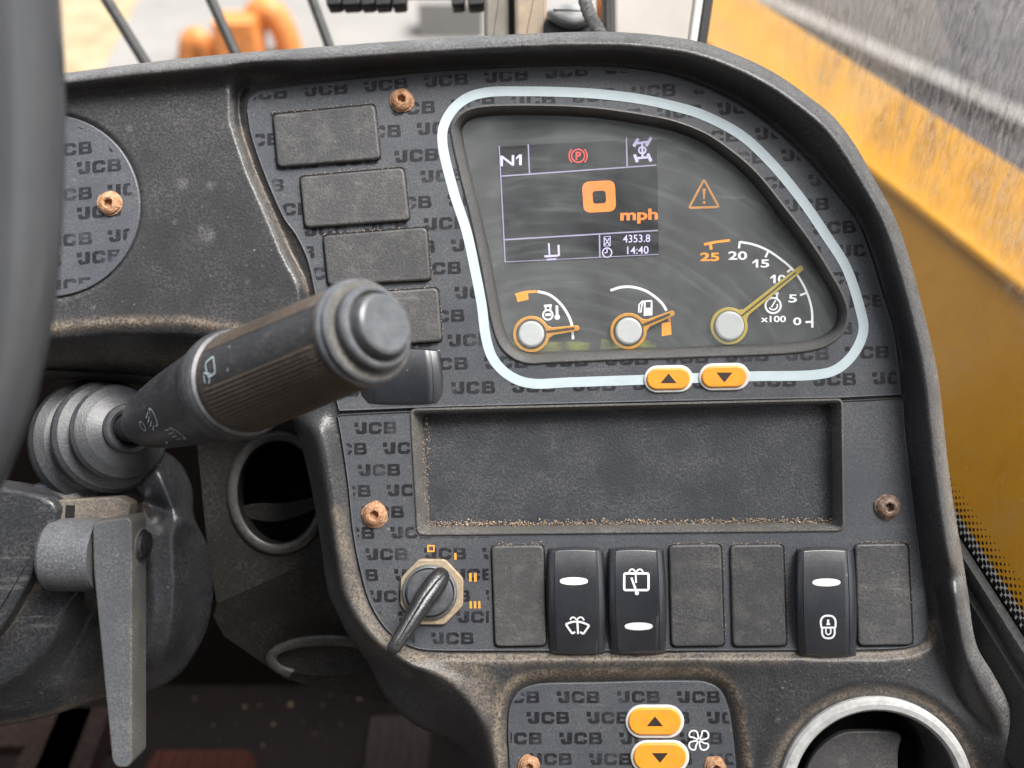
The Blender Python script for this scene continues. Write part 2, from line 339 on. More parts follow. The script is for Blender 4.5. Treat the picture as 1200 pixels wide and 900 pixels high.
ORG = {}
class MB:
    def __init__(self): self.v = []; self.f = []; self.mi = []; self.dust = {}
    def add(self, verts, faces, mat=0):
        o = len(self.v); self.v += [tuple(x) for x in verts]
        for f in faces: self.f.append(tuple(i + o for i in f)); self.mi.append(mat)
    def loft(self, rings, mat=0, close=True, cap0=False, cap1=False, flip=False):
        n = len(rings[0]); V = [p for r in rings for p in r]; F = []
        for i in range(len(rings) - 1):
            for j in range(n if close else n - 1):
                a, b = i * n + j, i * n + (j + 1) % n
                q = (a, b, b + n, a + n); F.append(q[::-1] if flip else q)
        if cap0: F.append(tuple(range(n))[::-1] if not flip else tuple(range(n)))
        if cap1:
            c = tuple((len(rings) - 1) * n + j for j in range(n)); F.append(c if not flip else c[::-1])
        self.add(V, F, mat)
    def prism(self, pts, w0, w1, bevel=1.0, mat=0, sidemat=None, bseg=3):
        q = [P(x, y, w1) for x, y in [p[:2] for p in pts]]
        q2 = [(a.x, a.y) for a in q]
        if area2(q2) < 0: q2 = q2[::-1]
        rings = [[(x, y, w0) for x, y in q2]]
        for i in range(bseg + 1):
            a = i / bseg * math.pi / 2
            off = bevel * (1 - math.cos(a)); z = w1 - bevel + bevel * math.sin(a)
            o = offset(q2, off) if off > 1e-6 else q2
            rings.append([(x, y, z) for x, y in o])
        self.loft(rings, mat if sidemat is None else sidemat)
        n = len(q2); self.add(rings[-1], [tuple(range(n))], mat)
    def plate(self, outer, holes, w0, w1, mat=0):
        loops = []
        for i, l in enumerate([outer] + holes):
            q = [P(p[0], p[1], w1) for p in l]; q2 = [(a.x, a.y) for a in q]
            if (area2(q2) < 0) == (i == 0): q2 = q2[::-1]
            loops.append(q2)
        for q2 in loops:
            self.loft([[(x, y, w0) for x, y in q2], [(x, y, w1) for x, y in q2]], mat)
        flat = [p for l in loops for p in l]
        tris = tessellate_polygon([[Vector((x, y, 0)) for x, y in l] for l in loops])
        F = []
        for t in tris:
            a, b, c = (flat[i] for i in t)
            cr = (b[0]-a[0])*(c[1]-a[1]) - (b[1]-a[1])*(c[0]-a[0])
            F.append(tuple(t) if cr > 0 else tuple(t)[::-1])
        self.add([(x, y, w1) for x, y in flat], F, mat)
    def flat(self, pts, w, mat=0, hf=None):
        q = [P(p[0], p[1], hf(p[0], p[1]) + w if hf else w) for p in pts]
        if area2([(a.x, a.y) for a in q]) < 0: q = q[::-1]
        self.add(q, [tuple(range(len(q)))], mat)
    def ribbon(self, pts, width, w=0.0, mat=0, closed=False, hf=None, mapf=None):
        p = np.array([q[:2] for q in pts], float)
        if closed: e = np.roll(p, -1, 0) - np.roll(p, 1, 0)
        else: e = np.gradient(p, axis=0)
        e /= np.maximum(np.linalg.norm(e, axis=1, keepdims=True), 1e-9)
        nr = np.stack([-e[:, 1], e[:, 0]], 1) * width / 2
        A, B = p + nr, p - nr
        f = mapf or (lambda x, y: P(x, y, (hf(x, y) if hf else 0) + w))
        V = [f(*a) for a in A] + [f(*b) for b in B]; n = len(p); F = []
        for i in range(n if closed else n - 1):
            j = (i + 1) % n; F.append((i, j, j + n, i + n))
        self.add(V, F, mat)
    def lathe(self, org, axis, prof, n=48, mat=0, ribs=None, mats=None, up=Vector((0, 1, 0))):
        a = Vector(axis).normalized(); e1 = (up - a * up.dot(a)).normalized(); e2 = a.cross(e1)
        rings = []
        for t, r in prof:
            ring = []
            for j in range(n):
                th = 2 * math.pi * j / n; rr = r + (ribs(t, th) if ribs else 0)
                ring.append(Vector(org) + a * t + (e1 * math.cos(th) + e2 * math.sin(th)) * rr)
            rings.append(ring)
        for i in range(len(rings) - 1):
            self.loft(rings[i:i + 2], mats[i] if mats else mat)
        if prof[0][1] > 0.01: self.add(rings[0], [tuple(range(n))[::-1]], mat)
        if prof[-1][1] > 0.01: self.add(rings[-1], [tuple(range(n))], mats[-1] if mats else mat)
    def tube(self, pts, r, n=10, mat=0, cap=True):
        pts = [Vector(p) for p in pts]; rings = []
        up = Vector((0.13, 0.2, 0.97))
        for i, p in enumerate(pts):
            d = (pts[min(i + 1, len(pts) - 1)] - pts[max(i - 1, 0)]).normalized()
            e1 = (up - d * up.dot(d)).normalized(); e2 = d.cross(e1); rr = r[i] if isinstance(r, (list, tuple)) else r
            rings.append([p + (e1 * math.cos(2*math.pi*j/n) + e2 * math.sin(2*math.pi*j/n)) * rr for j in range(n)])
        self.loft(rings, mat, cap0=cap, cap1=cap)
    def box(self, c, h, mat=0, rot=None):
        V = []
        for sx in (-1, 1):
            for sy in (-1, 1):
                for sz in (-1, 1):
                    d = Vector((sx * h[0], sy * h[1], sz * h[2]))
                    if rot: d = rot @ d
                    V.append(Vector(c) + d)
        self.add(V, [(0, 1, 3, 2), (4, 6, 7, 5), (0, 4, 5, 1), (2, 3, 7, 6), (0, 2, 6, 4), (1, 5, 7, 3)], mat)
    def text(self, s, box, w, mat=0, bold=0.0, slope=0.0, hf=None):
        """lettering fitted to a box (x0,y0,x1,y1), y down; slope = rise per step to the right"""
        cu = bpy.data.curves.new('lettering', 'FONT'); cu.body = s; cu.offset = bold; cu.resolution_u = 4
        ob = bpy.data.objects.new('lettering', cu); COL.objects.link(ob)
        bpy.context.view_layer.update()
        me = ob.evaluated_get(bpy.context.evaluated_depsgraph_get()).to_mesh()
        V = np.array([v.co[:] for v in me.vertices]); F = [tuple(p.vertices) for p in me.polygons]
        ob.evaluated_get(bpy.context.evaluated_depsgraph_get()).to_mesh_clear()
        bpy.data.objects.remove(ob); bpy.data.curves.remove(cu)
        mn, mx = V.min(0), V.max(0); sz = np.maximum(mx - mn, 1e-6)
        x0, y0, x1, y1 = box; out = []
        for q in V:
            x = x0 + (q[0] - mn[0]) / sz[0] * (x1 - x0); y = y1 - (q[1] - mn[1]) / sz[1] * (y1 - y0) - slope * (x - x0)
            out.append(P(x, y, w + (hf(x, y) if hf else 0)))
        self.add(out, F, mat)
    def build(self, name, mats, parent=None, org=None, angle=38, world=False, kind=None):
        if not isinstance(mats, (list, tuple)): mats = [mats]
        V = np.array(self.v, float)
        if org is None:
            org = Vector(((V.min(0) + V.max(0)) / 2).tolist()) if parent is None else Vector(ORG[parent.name])
        me = bpy.data.meshes.new(name)
        sc = 1.0 if world else S
        me.from_pydata([tuple(x) for x in (V - np.array(org)) * sc], [], self.f)
        for m in mats: me.materials.append(m)
        if len(mats) > 1: me.polygons.foreach_set('material_index', self.mi)
        me.polygons.foreach_set('use_smooth', [True] * len(me.polygons))
        me.update(); me.set_sharp_from_angle(angle=rad(angle))
        return self._link(name, me, parent, org, world, kind)
    def _link(self, name, me, parent, org, world=False, kind=None):
        return link(name, me, parent, org, world, kind)
def link(name, data, parent, org, world=False, kind=None):
    o = bpy.data.objects.new(name, data); COL.objects.link(o); ORG[o.name] = Vector(org)
    if parent is None:
        o.matrix_world = Matrix.Translation(Vector(org)) if world else PANEL @ Matrix.Translation(Vector(org) * S)
    else:
        o.parent = parent; o.location = (Vector(org) - ORG[parent.name]) * (1.0 if world else S)
    if kind: o['kind'] = kind
    return o
def tag(o, label=None, cat=None, group=None, kind=None):
    for k, v in (('label', label), ('category', cat), ('group', group), ('kind', kind)):
        if v: o[k] = v
    return o
def thing(name, label, cat, org, group=None, world=False):
    return tag(link(name, None, None, org, world), label, cat, group)
def W(px, py, w):   # a panel point in world metres
    return PANEL @ (P(px, py, w) * S)

# ------------------------------------------------------------------ height sheets
def inside_mask(poly, X, Y):
    p = np.array([q[:2] for q in poly], float); m = np.zeros(X.shape, bool)
    for (x0, y0), (x1, y1) in zip(p, np.roll(p, -1, 0)):
        if y0 == y1: continue
        c = ((Y >= min(y0, y1)) & (Y < max(y0, y1)))
        m ^= c & (X < (x1 - x0) * (Y - y0) / (y1 - y0) + x0)
    return m
def dist_to(line, X, Y, closed=False):
    p = np.array([q[:2] for q in line], np.float32)
    if closed: p = np.vstack([p, p[:1]])
    best = np.full(X.shape, 1e9, np.float32); x = X.astype(np.float32); y = Y.astype(np.float32)
    for (ax, ay), (bx, by) in zip(p[:-1], p[1:]):
        dx, dy = bx - ax, by - ay; L = dx * dx + dy * dy
        if L < 1e-9: continue
        t = np.clip(((x - ax) * dx + (y - ay) * dy) / L, 0, 1)
        np.minimum(best, (x - ax - t * dx) ** 2 + (y - ay - t * dy) ** 2, out=best)
    return np.sqrt(best)
def gblur(a, s):
    if s <= 0: return a
    r = int(3 * s + 1); k = np.exp(-0.5 * (np.arange(-r, r + 1) / s) ** 2); k /= k.sum()
    for ax in (0, 1):
        pad = [(0, 0), (0, 0)]; pad[ax] = (r, r); b = np.pad(a, pad, mode='edge'); o = np.zeros_like(a)
        for i, kk in enumerate(k):
            sl = [slice(None), slice(None)]; sl[ax] = slice(i, i + a.shape[ax]); o += kk * b[tuple(sl)]
        a = o
    return a
def solve(val, mask):
    """smooth surface through the given heights (coarse to fine relaxation)"""
    if min(val.shape) > 24:
        h, w = val.shape; H, Wd = (h + 1) // 2, (w + 1) // 2
        vp = np.pad(val * mask, ((0, H*2-h), (0, Wd*2-w))); mp = np.pad(mask.astype(float), ((0, H*2-h), (0, Wd*2-w)))
        cs = vp.reshape(H, 2, Wd, 2).sum((1, 3)); cm = mp.reshape(H, 2, Wd, 2).sum((1, 3))
        c = solve(np.where(cm > 0, cs / np.maximum(cm, 1), 0), cm > 0)
        u = np.repeat(np.repeat(c, 2, 0), 2, 1)[:h, :w]; it = 60
    else: u = np.full(val.shape, val[mask].mean()); it = 400
    u = np.where(mask, val, u)
    for _ in range(it):
        b = np.pad(u, 1, mode='edge')
        u = np.where(mask, val, (b[:-2, 1:-1] + b[2:, 1:-1] + b[1:-1, :-2] + b[1:-1, 2:]) / 4)
    return u
def height_sheet(name, mat, x0, y0, x1, y1, step, sil, curves, regions, blur, parent, drop=14, cutout=None, post=None, dust=None, tail=6, film=None):
    xs = np.arange(x0, x1 + step / 2, step); ys = np.arange(y0, y1 + step / 2, step)
    X, Y = np.meshgrid(xs, ys); val = np.zeros(X.shape); mask = np.zeros(X.shape, bool)
    for poly, h in regions:
        m = inside_mask(poly, X, Y); val[m] = h; mask |= m
    for line in curves:
        L = catmull(line, False, step * 0.5)
        for x, y, h in L:
            j = int(round((x - x0) / step)); i = int(round((y - y0) / step))
            if 0 <= i < X.shape[0] and 0 <= j < X.shape[1]: val[i, j] = h; mask[i, j] = True
    H0 = solve(val, mask); ins = inside_mask(sil, X, Y); dd = dist_to(sil, X, Y, True); sd = np.where(ins, dd, -dd)
    q_ = np.clip((46 - sd) / 14, 0, 1); H = gblur(H0, blur / step) * (1 - q_) + gblur(H0, 5.2 / step) * q_
    if post is not None: H = post(H, X, Y, sd)
    # rolled outer edge, then a steep skirt
    H = H - np.where(sd < 8, ((8 - np.clip(sd, 0, 8)) / 8) ** 2 * 7, 0) - np.where(sd < 0, -sd * drop, 0)
    keep = sd > -tail
    if cutout is not None: keep &= ~cutout(X, Y)
    gy, gx = np.gradient(sd, step); gl_ = np.maximum(np.hypot(gx, gy), .3); o_ = np.where(sd < 0, -sd * 1.12, 0)
    X = X + gx / gl_ * o_; Y = Y + gy / gl_ * o_
    k = (D - H) / D
    V = np.stack([(X - 600) * k, (450 - Y) * k, H], -1).reshape(-1, 3)
    idx = np.arange(X.size).reshape(X.shape)
    quad = keep[:-1, :-1] & keep[1:, :-1] & keep[:-1, 1:] & keep[1:, 1:]
    F = np.stack([idx[1:, :-1], idx[1:, 1:], idx[:-1, 1:], idx[:-1, :-1]], -1)[quad]
    used = np.unique(F); remap = np.full(X.size, -1); remap[used] = np.arange(len(used)); F = remap[F]; V = V[used]
    org = ORG[parent.name]; V = (V - np.array(org)) * S
    me = bpy.data.meshes.new(name)
    me.vertices.add(len(V)); me.vertices.foreach_set('co', V.astype(np.float32).ravel())
    me.loops.add(F.size); me.loops.foreach_set('vertex_index', F.astype(np.int32).ravel())
    me.polygons.add(len(F)); me.polygons.foreach_set('loop_start', np.arange(0, F.size, 4, dtype=np.int32))
    me.polygons.foreach_set('use_smooth', np.ones(len(F), bool))
    me.update(calc_edges=True); me.validate()
    me.materials.append(mat)
    if dust is not None:
        dv = dust(X, Y).reshape(-1)[used]
        at = me.attributes.new('dust', 'FLOAT', 'POINT'); at.data.foreach_set('value', dv.astype(np.float32))
        if film is not None:
            at = me.attributes.new('film', 'FLOAT', 'POINT'); at.data.foreach_set('value', film(X, Y).reshape(-1)[used].astype(np.float32))
    return link(name, me, parent, org)

# ------------------------------------------------------------------ outlines read off the dash
OUT_TOP = [(-40, 97), (70, 86), (165, 74), (267, 63), (400, 53), (480, 47), (567, 42), (640, 38.5), (712, 37), (770, 41), (820, 49), (866, 65), (909, 86), (945, 111), (976, 136), (1001, 168), (1021, 203), (1049, 255), (1068, 310), (1083, 367), (1099, 437), (1110, 533), (1119, 600), (1126, 640), (1134, 690), (1145, 757), (1163, 788), (1183, 827), (1190, 870), (1196, 960)]
LEFT_ED = [(556, 960), (553, 900), (547, 884), (527, 867), (490, 852), (453, 819), (431, 776), (410, 748), (396, 720), (385, 696), (375, 630), (364, 569), (353, 523), (343, 494), (330, 470)]
LIP = [(300, 452), (240, 450), (180, 452), (130, 448), (60, 444), (-40, 442)]
SIL = catmull(OUT_TOP, False, 5) + catmull(LEFT_ED, False, 5) + catmull(LIP, False, 8)
UP_OUT = [(289, 130), (291, 116), (300, 107), (320, 103), (400, 94), (450, 89), (520, 83), (600, 79), (680, 77), (740, 80), (790, 89), (840, 108), (885, 134), (930, 171), (972, 217), (1004, 259), (1021, 300), (1034, 343), (1047, 385), (1054, 430)]
UP_RIM = [(1056, 455)]
UPPER = catmull(UP_OUT, False, 5) + [(1057, 463)] + [(985, 466.5), (900, 468), (760, 471), (640, 474), (525, 477), (470, 479), (397, 482), (390, 455), (375, 372)] + catmull([(369, 345), (360, 305), (346, 275), (333, 257), (313, 213), (300, 178), (293, 155), (289, 130)], False, 5)[:-1]
LOWER = [(395, 488), (400, 485.5), (470, 482), (640, 477), (760, 474), (900, 471), (985, 469.5), (1054, 466), (1059, 470)] + catmull([(1060, 490), (1064, 530), (1072, 600), (1080, 660), (1087, 715), (1088, 738), (1082, 751), (1068, 758), (1045, 761)], False, 5) + [(1000, 762), (800, 763), (600, 763)] + catmull([(520, 763), (492, 761), (472, 753), (452, 737), (433, 706), (421, 664), (413, 622), (408, 572), (401, 522), (395, 488)], False, 5)[:-1]
TRAY_O = rpoly([(482, 481), (986, 469), (988, 621), (490, 626)], [7, 6, 8, 8])
TRAY_I = rpoly([(495, 486), (974, 474), (976, 611), (504, 616)], [7, 6, 8, 8])
CL_O = catmull([(531, 162), (530, 149), (537, 137), (549, 129), (568, 125), (650, 124), (700, 127), (750, 134), (790, 142), (826, 156), (856, 176), (886, 202), (920, 244), (948, 281), (970, 315), (988, 348), (993, 367), (988, 387), (972, 402), (947, 410), (818, 417), (730, 420), (647, 423.5), (618, 424.5), (602, 419), (588, 406), (580, 387), (573, 354), (565, 310), (553, 255), (540, 203)], True, 4)
CL_I = offset(CL_O, 12)
STRIPE = catmull([(518.5, 167), (520, 148), (531, 128), (549, 114), (572, 108), (610, 107), (650, 107.5), (700, 110), (750, 116), (788, 124), (822, 134), (868, 158), (903, 190), (938, 232), (969, 277), (992, 314), (1009, 366), (1012, 385), (1007, 403), (995, 421), (978, 434), (957, 439), (880, 441), (755, 445), (668, 448), (625, 449.5), (606, 445), (589, 434), (577, 419), (570, 398), (564, 354), (557, 318), (547, 272), (531, 222)], True, 4)
HEAT_O = catmull([(588, 960), (584, 900), (583, 850), (588, 820), (600, 801), (622, 792), (700, 789), (800, 787), (834, 789), (853, 800), (865, 825), (871, 860), (876, 900), (880, 960)], False, 5)
HEAT_I = catmull([(599, 960), (596, 900), (594, 850), (597, 826), (607, 810), (625, 802), (700, 799), (800, 797), (829, 799), (845, 808), (855, 830), (860, 860), (864, 900), (868, 960)], False, 5)
VC = (1026, 930)          # centre of the round outlet, lower right
DISC = (57, 241, 107)

# ------------------------------------------------------------------ dashboard
dash = thing('dashboard', 'scuffed dark grey moulded dash console with a raised rounded rim and dusty ledges', 'dashboard', P(700, 600, 0))
def along(line, h0, h1=None):
    n = len(line); h1 = h0 if h1 is None else h1
    return [(p[0], p[1], h0 + (h1 - h0) * i / max(1, n - 1)) for i, p in enumerate(line)]
rim_line = catmull(OUT_TOP, False, 4)
i_cut = max(i for i, p in enumerate(rim_line) if p[1] < 670 or p[0] < 900)
crest = [(a[0] + (b[0] - a[0]) * k, a[1] + (b[1] - a[1]) * k) for a, b in zip(rim_line[:i_cut], offset(rim_line[:i_cut], 1, False)) for k in [9.5 + 5.5 * min(1, max(0, (a[0] - 150) / 350))]]
crest_end = [(1117.5, 690, 47), (1122, 725, 44), (1131, 765, 38), (1148, 803, 32), (1168, 840, 26), (1176, 880, 22), (1182, 960, 20)]
valley = offset(UP_OUT[3:], -6, False)
mid_left = [((a[0] * .45 + b[0] * .55), (a[1] * .45 + b[1] * .55)) for a, b in zip(
    resample(LEFT_ED[1:14], 20, False), resample([(582, 900), (563, 841), (527, 797), (480, 777), (450, 760), (428, 741), (404, 706), (394, 650), (386, 580), (379, 530), (372, 500)], 20, False))]
crest_left = [(586, 960, 4), (581, 900, 5), (563, 843, 8), (527, 799, 12), (480, 779, 14), (450, 763, 15), (427, 742, 15), (404, 706, 15), (394, 650, 15), (386, 580, 15), (379, 530, 15), (372, 500, 14)]
PLATE = [(-40, 122), (70, 111), (165, 102), (250, 96), (266, 98), (271, 110), (271, 143), (290, 200), (313, 252), (330, 294), (350, 332), (353, 352), (340, 372), (305, 388), (262, 384), (215, 378), (130, 379), (60, 386), (-40, 396)]
curves = [along(rim_line, 20), [(x, y, 47) for x, y in crest] , crest_end,
          along(valley, -3), along(offset(valley, 8, False)[:-2], 2, 4),
          along(LEFT_ED, -75, -22), along(mid_left, -28, 2), crest_left,
          along(LIP, -85), [(-40, 404, 8), (60, 397, 8), (130, 391, 7), (215, 391, 7), (262, 397, 7), (300, 404, 4)],
          [(-40, 424, -30), (60, 420, -30), (130, 416, -30), (215, 417, -30), (270, 424, -30), (310, 430, -25)],
          [(1096, 690, -2), (1107, 755, -2), (1113, 790, -1), (1127, 822, 0), (1151, 847, 6), (1169, 862, 14)],
          [(478, 768, 4), (520, 773, 5), (700, 773, 5), (900, 773, 5), (1060, 772, 5), (1090, 762, 3)],
          [(530, 785, 6), (570, 800, 4), (578, 830, 3)], [(900, 790, 2), (900, 830, 1), (885, 880, 1), (890, 950, 1)],
          [(p[0], p[1], 2) for p in offset(HEAT_O, -3, False)],
          [(VC[0] + 132 * math.cos(a), VC[1] - 132 * math.sin(a), 4) for a in np.linspace(-.2, math.pi + .2, 40)],
          [(VC[0] + 121 * math.cos(a), VC[1] - 121 * math.sin(a), -2) for a in np.linspace(-.2, math.pi + .2, 40)],
          [(292, 98, -6), (281, 108, -9), (281, 140, -9), (299, 198, -9), (322, 251, -9), (340, 294, -9), (359, 330, -9), (363, 352, -9)],
          [(275, 84, 18), (300, 82, 14), (330, 84, 8)]]
circ = lambda c, r, n=64: [(c[0] + r * math.cos(a), c[1] - r * math.sin(a)) for a in np.linspace(0, 2 * math.pi, n, endpoint=False)]
regions = [(PLATE, 13), (circ(DISC, 109.5), 8), (offset(UPPER, -4), -3), (offset(LOWER, -4), -3), (HEAT_I, -10), (circ(VC, 116), -2)]
def dash_dust(X, Y):
    g = lambda line, s, a=1.0: a * np.exp(-(dist_to(line, X, Y) / s) ** 2)
    d = g([(455, 748), (475, 768), (520, 772), (700, 771), (900, 770), (1075, 764)], 7, .75)
    d = np.maximum(d, g([(395, 600), (408, 660), (425, 715), (450, 750), (490, 772), (560, 786), (585, 810), (586, 900)], 9, .6))
    d = np.maximum(d, g(HEAT_O, 5, 0.95))
    d = np.maximum(d, g([(60, 384), (130, 377), (215, 376), (262, 382), (310, 392)], 6, .85))
    d = np.maximum(d, g([(60, 425), (130, 420), (215, 422), (280, 430)], 16, .5))
    d = np.maximum(d, g([(283, 150), (302, 210), (326, 262), (346, 305), (360, 340)], 4, .5))
    d = np.maximum(d, g([(VC[0] + 122 * math.cos(a), VC[1] - 122 * math.sin(a)) for a in np.linspace(0, math.pi, 30)], 5, .6))
    for x, y, r, a in () and ((143*1.5, 215, 7, .8), (247, 217, 5, .9), (244, 276, 9, .8), (152, 150, 4, .6), (236, 268, 4, .8), (1070, 690, 5, .5), (912, 843, 3, .7)):
        d = np.maximum(d, a * np.exp(-((X - x) ** 2 + (Y - y) ** 2) / r ** 2))
    d = np.maximum(d, g([(1070, 766), (1090, 752), (1092, 730)], 6, .7))
    d = np.maximum(d, g([(515, 790), (555, 800), (575, 830)], 14, .55))
    return d
def dash_film_and_sheen(X, Y):
    g = lambda line, s, a=1.0: a * np.exp(-(dist_to(line, X, Y) / s) ** 2)
    d = g([(p[0] - 2, p[1] + 4) for p in OUT_TOP], 9, .85)  # rim dust, with the rim's lit strip painted in too
    d = np.maximum(d, g([(352, 515), (366, 580), (378, 650), (390, 700), (425, 752), (480, 790)], 6, .5))  # pale streak painted for the sheen on the console roll
    d = np.maximum(d, g([(272, 120), (272, 143), (291, 200), (314, 252), (331, 294), (350, 335)], 3, .8))
    wob = 1 + .5 * np.sin(X * .9 + Y * .4) * np.sin(Y * .8 - X * .3)
    for x, y, r, a in ((214, 215, 6, .9), (247, 217, 4, 1), (244, 276, 7, .9), (152, 150, 3, .7), (236, 268, 3, .9), (1070, 690, 4, .6), (912, 843, 2.5, .9), (205, 260, 2.5, .8), (290, 330, 2, .8), (110, 360, 2, .9)):
        d = np.maximum(d, a * np.exp(-(((X - x) ** 2 + (Y - y) ** 2) / r ** 2 * wob)))
    return d
deep = offset(UPPER, 14), offset(LOWER, 14)
cut = lambda X, Y: inside_mask(deep[0], X, Y) | inside_mask(deep[1], X, Y) | inside_mask(offset(TRAY_O, -5), X, Y) | inside_mask(offset(CL_O, -5), X, Y) | ((X - VC[0]) ** 2 + (Y - VC[1]) ** 2 < 97 ** 2) | ((X - DISC[0]) ** 2 + (Y - DISC[1]) ** 2 < 95 ** 2)
height_sheet('moulding', M['mould'], -40, 26, 1204, 958, 1.9, SIL, curves, regions, 1.9, dash, cutout=cut, dust=dash_dust, film=dash_film_and_sheen, tail=5)

bs = MB(); ol = OUT_TOP[1:] + LEFT_ED + LIP[:-1] + [(-900, 460), (-900, 140)]; ol = offset(ol, 10)
bs.loft([[P(x, y, -50) for x, y in ol], [P(x, y, -330) for x, y in offset(ol, 6)]]); bs.build('back_shell', M['black'], dash)  # unseen shell added to keep windscreen light out from under the dash
# lettering ---------------------------------------------------------
def glyph(ch, x, y):
    """x, y in 0..1, y up; extended rounded bold capitals"""
    def rr(x0, y0, x1, y1, r):
        dx = np.maximum(np.maximum(x0 + r - x, x - x1 + r), 0); dy = np.maximum(np.maximum(y0 + r - y, y - y1 + r), 0)
        return (dx * dx + dy * dy <= r * r) & (x >= x0) & (x <= x1) & (y >= y0) & (y <= y1)
    if ch == 'C':
        return rr(0, 0, 1, 1, .28) & ~rr(.30, .27, 1.2, .73, .08) | (rr(.0, 0, 1, 1, .28) & (x > .68) & ((y > .62) | (y < .38)) & ~((y > .27) & (y < .73) & (x < .7)))
    if ch == 'B':
        o = rr(0, 0, 1, .56, .2) | rr(0, .46, .97, 1, .2) | ((x < .3) & (x >= 0))
        return o & ~rr(.30, .22, .70, .40, .05) & ~rr(.30, .62, .68, .79, .05)
    o = ((x > .62) & (x <= 1) & (y > .2)) | rr(.12, 0, 1, .6, .25) & ((y < .27) | (x < .42) & (y < .42) | (x > .62))
    return o | ((x < .36) & (y > .62))
def lettering(name, inside, rows, w, parent, lw=15.5, lh=14.5, gap=2.6, skip=None):
    """rows: (x0, y0, x1, slope, pitch, size); inside(x,y) arrays -> bool"""
    cx, cy = 0.8, 0.6; quads = []
    for x0, y0, x1, slope, pitch, sz in rows:
        x = x0
        while x < x1:
            if not (skip and skip(x, y0)):
                for i, ch in enumerate('JCB'):
                    W_, H_ = lw * sz, lh * sz; gx = x + i * (W_ + gap * sz)
                    nx, ny = int(W_ / cx), int(H_ / cy)
                    U, Vv = np.meshgrid((np.arange(nx) + .5) / nx, (np.arange(ny) + .5) / ny)
                    g = glyph(ch, U, Vv)
                    px = gx + U * W_; py = y0 - Vv * H_ - slope * (px - x0)
                    g &= inside(px, py)
                    for a in range(ny):
                        b = 0
                        while b < nx:
                            if g[a, b]:
                                e = b
                                while e + 1 < nx and g[a, e + 1]: e += 1
                                xa, xb = gx + b * W_ / nx, gx + (e + 1) * W_ / nx
                                ya, yb = y0 - a * H_ / ny, y0 - (a + 1) * H_ / ny
                                quads.append(((xa, ya - slope * (xa - x0)), (xb, ya - slope * (xb - x0)), (xb, yb - slope * (xb - x0)), (xa, yb - slope * (xa - x0))))
                                b = e + 1
                            else: b += 1
            x += pitch
    mb = MB()
    V = [P(x, y, w) for q in quads for x, y in q]
    mb.add(V, [tuple(range(4 * i, 4 * i + 4)) for i in range(len(quads))])
    return mb.build(name, M['print'], parent)

# upper fascia ------------------------------------------------------
up_plate = MB(); up_plate.plate(UPPER, [CL_O], -3, 0)
fas = up_plate.build('instrument_fascia', M['fascia'], dash, org=P(650, 280, 0))
ed = MB(); e_in = offset(UPPER, 2.2)
ed.loft([[P(x, y, 0.02) for x, y in UPPER], [P(x, y, 1.5) for x, y in offset(UPPER, .7)], [P(x, y, 0.02) for x, y in e_in]], flip=True)
ed.build('fascia_edge', M['fascia'], fas)
in_up = offset(UPPER, 5); cl_out = offset(CL_O, -3)
blanksU = [[(319, 134), (439, 122), (446, 186), (325, 196)], [(351, 207), (473, 196), (480, 258), (357, 267)], [(378, 276), (500, 266), (505, 328), (384, 335)], [(404, 345), (513, 337), (518, 400), (409, 407)]]
rows = []
for k in range(14):
    y = 113 + 27.0 * k - (3 if k > 6 else 0); sl = 0.075 - 0.004 * k
    rows.append((285 + (36 if k % 2 else 0) - 4 * (k % 3), y + 6, 1060, sl, 70.5, 1.0))
lettering('lettering', lambda x, y: inside_mask(in_up, x, y) & ~inside_mask(cl_out, x, y), rows, 0.25, fas, skip=lambda x, y: x > 1000 and y > 330 and y < 440)
for q in blanksU:
    b = MB(); b.prism(rpoly(q, 7), 0, 6.0, 2.6)
    b.build('blank_plate', M['blank'], fas); b = MB(); b.prism(rpoly([(x + dx, y + dy) for (x, y), (dx, dy) in zip(q, [(-1.3, -1.3), (1.5, -1.3), (1.5, 1.6), (-1.3, 1.6)])], 6), -.5, .5, .3); b.build('plate_gap', M['void'], fas)  # black border plate draws the shadow line round the blank
def screw(px, py, r, mat, parent, w0=0.0, seed=0, name='screw'):
    rnd = np.random.default_rng(seed); k = rnd.normal(0, 1, (16, 48)); k = gblur(np.tile(k, (1, 3)), 1.6)[:, 48:96]
    prof = [(0, r * 1.06), (1.2, r * 1.06), (1.6, r * .96), (4, r * .88), (6.3, r * .68), (7.4, r * .46), (6.8, r * .38), (1.0, r * .34), (0.6, 0.0)]
    m = MB(); t2i = {}
    def rough(t, th):
        i = t2i.setdefault(t, len(t2i)); j = int(round(th / (2 * math.pi) * 48)) % 48
        if t in (6.8, 1.0): return r * .36 * (0.90 / math.cos((th % (math.pi / 3)) - math.pi / 6) - 1)
        return k[i % 16, j] * r * (.16 if t < 2 else .055) if 1.05 < t and t < 7 else (k[0, j] * r * .3 if t < 2 else 0)
    m.lathe(P(px, py, w0), (0.03, 0.02, 1), prof, 48, ribs=rough)
    return m.build(name, M[mat], parent, angle=60)
screw(471, 118, 13.5, 'rust', fas, 0.1, 1)

